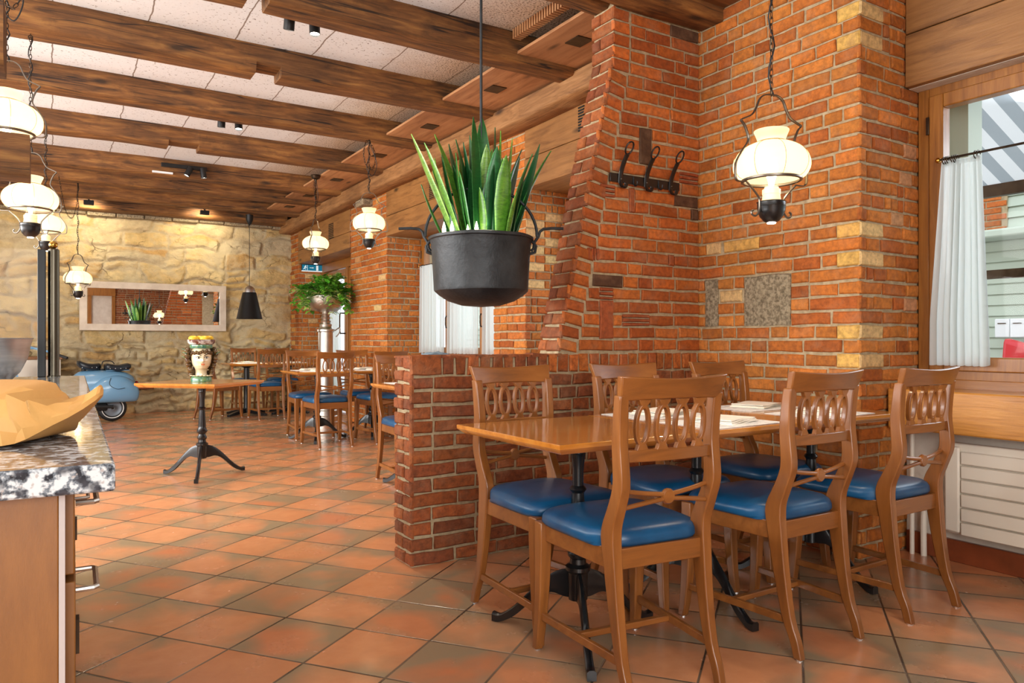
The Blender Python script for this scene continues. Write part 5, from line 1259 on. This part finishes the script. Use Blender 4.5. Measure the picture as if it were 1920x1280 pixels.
        ob('rivets', m, 'steel', sd)
    ob('saddle_handle', MB().tube(spline([(.13, .05, .74), (.11, .05, .80), (.02, .05, .80), (-.02, .05, .76)], 4), .006, 8), 'rubber', t)
    ob('saddle_spring', MB().lathe([(.012, .66), (.03, .68), (.03, .70), (.012, .72)], 12, (.33, 0, 0)).lathe([(.04, .66), (.04, .70)], 12, (.12, 0, 0)), 'rubber', t)
    ob('luggage_rack', MB().box(-.2, .08, -.1, .1, .672, .682), 'vespa', t, bevel=.004)
    ob('tail_lamp', MB().ball((-.292, 0, .50), .028, 12, 8, (.8, 1.2, 1)), 'red_lens', t)
    ob('engine', MB().lathe([(.05, -.1), (.07, -.08), (.07, .0), (.05, .02)], 16, ax=Matrix.Translation((.16, .0, .2)) @ Matrix.Rotation(PI/2, 4, 'Y')).tube([(.0, .09, .2), (.25, .09, .21)], .022, 8), 'rubber', t)
    ob('kick_stand', MB().tube([(.34, -.10, .22), (.30, -.17, .008), (.30, .17, .008), (.34, .10, .22)], .01, 8), 'steel', t)
scooter()
t = tag(ob('sideboard', MB().box(-1.5, .08, 11.55, 11.98, 0, .82), 'white_paint', bevel=.005), 'low cream sideboard against the stone wall behind the scooter', 'sideboard')
ob('wooden_top', MB().box(-1.52, .10, 11.53, 12.0, .821, .86), 'frame_y', t, bevel=.004)
t = tag(ob('wall_rail', MB().box(1.0, 1.26, 12.02, 12.14, .36, .415), 'plinth', bevel=.006), 'short reddish wooden rail on the stone wall right of the scooter', 'rail')

# ------------------------------------------------------------ painted head vase
def head_vase():
    t = thing('head_vase', 'glazed ceramic head vase with dark curls and lemon crown on the tripod table', 'vase', (.985, 6.19, .7455), rad(-2))
    # local: face looks along -Y (towards the viewer)
    n, mm = 40, 34; rings = []
    for i in range(mm+1):
        z = .045+.225*i/mm
        rx, ry, yo = lerp_keys([(.045, .046, .046, .012), (.07, .042, .044, .012), (.092, .044, .05, .008), (.105, .048, .062, -.002), (.125, .062, .074, -.004), (.15, .071, .080, 0), (.18, .075, .084, 0), (.21, .075, .084, .002), (.24, .070, .078, .004), (.27, .06, .066, .006)], z)
        ring = []
        for k in range(n):
            a = 2*PI*k/n; x = rx*math.cos(a); y = yo+ry*math.sin(a)
            fr = max(0, -math.sin(a))**2
            g = lambda cx, cz, sx, sz: math.exp(-((x-cx)/sx)**2-((z-cz)/sz)**2)
            dy = 0
            if math.sin(a) < 0:
                zn = .170; dy += .020*math.exp(-(x/.009)**2)*(max(0, min(1, (.205-z)/.045)) if z > .160 else math.exp(-((z-.160)/.007)**2))
                dy += .006*(g(-.010, .160, .007, .007)+g(.010, .160, .007, .007))+.008*g(0, .139, .018, .0045)+.009*g(0, .132, .016, .005)-.004*g(0, .1355, .02, .0018)
                dy -= .010*(g(-.030, .190, .017, .010)+g(.030, .190, .017, .010))-.006*(g(-.028, .205, .02, .006)+g(.028, .205, .02, .006))
                dy += .005*g(0, .110, .018, .010)+.004*(g(-.042, .155, .018, .018)+g(.042, .155, .018, .018))
            ring.append((x, y-dy, z))
        rings.append(ring)
    ob('face', MB().loft(rings), 'skin_glaze', t, smooth=80)
    def front(x, z): return lerp_keys([(.105, .062), (.13, .078), (.15, .082), (.18, .086), (.21, .084), (.24, .076)], z)[0]*math.sqrt(max(.05, 1-(x/.076)**2))
    for s in (-1, 1):
        e = ob('eye', MB().ball((s*.029, -front(.029, .188)+.006, .188), .0135, 14, 10, (1.15, .5, .55)), 'eye_white', t)
        ob('iris', MB().ball((s*.029, -front(.029, .188)-.0005, .188), .0062, 10, 8, (1, .35, 1)), 'ink', e)
        ob('eyelid', MB().tube([(s*(.029+u*.019), -front(.029+u*.019, .19)+.000, .1885+.0085*(1-u*u)+(.003 if u > .8 else 0)) for u in [-1+i/5 for i in range(11)]], .0019, 5), 'ink', e)
        ob('brow', MB().tube([(s*(.010+u*.042), -front(.010+u*.042, .208)-.002, .203+.014*math.sin(u*2.2)) for u in [i/8 for i in range(9)]], [.0026]*6+[.002, .0014, .0008], 5), 'ink', t)
    ob('lips', MB().ball((0, -.087, .1405), .011, 14, 8, (1.7, .45, .36)).ball((0, -.087, .1335), .010, 14, 8, (1.5, .5, .42)), 'lip_glaze', t)
    ob('nostrils', MB().ball((-.006, -.097, .1575), .0024, 6, 4).ball((.006, -.097, .1575), .0024, 6, 4), 'lip_glaze', t)
    r = random.Random(6); m = MB()
    for i in range(210):
        a = r.uniform(-.28, PI+.28); z = r.uniform(.035, .262)
        rr = lerp_keys([(.03, .068), (.08, .078), (.15, .098), (.22, .108), (.265, .092)], z)[0]
        x, y = rr*math.cos(a)*1.02, .012+rr*math.sin(a)*.95
        if y < -.03 and z < .2: continue
        m.ball((x, y, z), r.uniform(.012, .019), 8, 6, (1, 1, r.uniform(.8, 1.3)))
    ob('curls', m, 'hair_glaze', t)
    m = MB()
    for i in range(15):
        u = -1+2*i/14; a = -PI/2+u*1.45; m.ball((.076*math.cos(a), .004+.086*math.sin(a), .236+.010*r.uniform(-1, 1)-.014*abs(u)), .011, 8, 6, (1, 1, 1.3))
    ob('fringe', m, 'hair_glaze', t)
    m = MB()
    for i in range(22):
        a = 2*PI*i/22; s = Vector((math.cos(a), math.sin(a)*.95, 0)); z = .205+.035*math.sin(i*2.1)
        if s.y < -.45: continue
        leaf(m, s*.105+Vector((0, .01, z)), s+Vector((0, 0, .8)), .045, .014, Vector((0, 0, 1)), None)
    ob('leaf_ornament', m, 'green_glaze', t, solid=.003)
    ob('green_band', MB().lathe([(.066, .258), (.082, .262), (.086, .272), (.084, .288), (.07, .292)], 36), 'green_glaze', t)
    ob('crown_bowl', MB().lathe([(.07, .288), (.088, .292), (.098, .305), (.103, .322), (.100, .330), (.09, .328), (.001, .322)], 40), 'bowl_glaze', t)
    for x, y, sx in ((-.055, -.02, 1.2), (.02, -.03, 1.3), (.06, .0, 1.1), (-.01, .04, 1.2), (-.06, .04, 1.), (.05, .05, 1.1)): ob('lemon', MB().ball((x, y, .338), .03, 14, 10, (sx, 1, .75)), 'lemon', t)
    ob('base', MB().lathe([(.078, 0), (.080, .01), (.076, .032), (.070, .04), (.055, .05)], 40), 'green_glaze', t)
    m = MB()
    for i in range(18): a = 2*PI*i/18; m.torus((.074*math.cos(a), .074*math.sin(a), .048), .009, .0034, 10, 6)
    ob('ruff', m, 'skin_glaze', t)
head_vase()

# small cleaning cloth left on the low wall
m = MB(); rings = []
for i in range(9):
    u = -1+2*i/8; rings.append([(.06*u, v, .004+.010*max(0, 1-u*u)*(1-abs(v)/.05)+.004*math.sin(u*7+v*50)) for v in (-.04, -.02, 0, .02, .04)]+[(.06*u, v, .0) for v in (.04, -.04)])
m.loft(rings); o = ob('cloth', m, pr('blue_grey_cloth', (110, 128, 140), None, rough=.9), loc=(1.60, 3.27, 0.9955)); tag(o, 'small crumpled blue-grey cloth on top of the low brick wall', 'cloth')
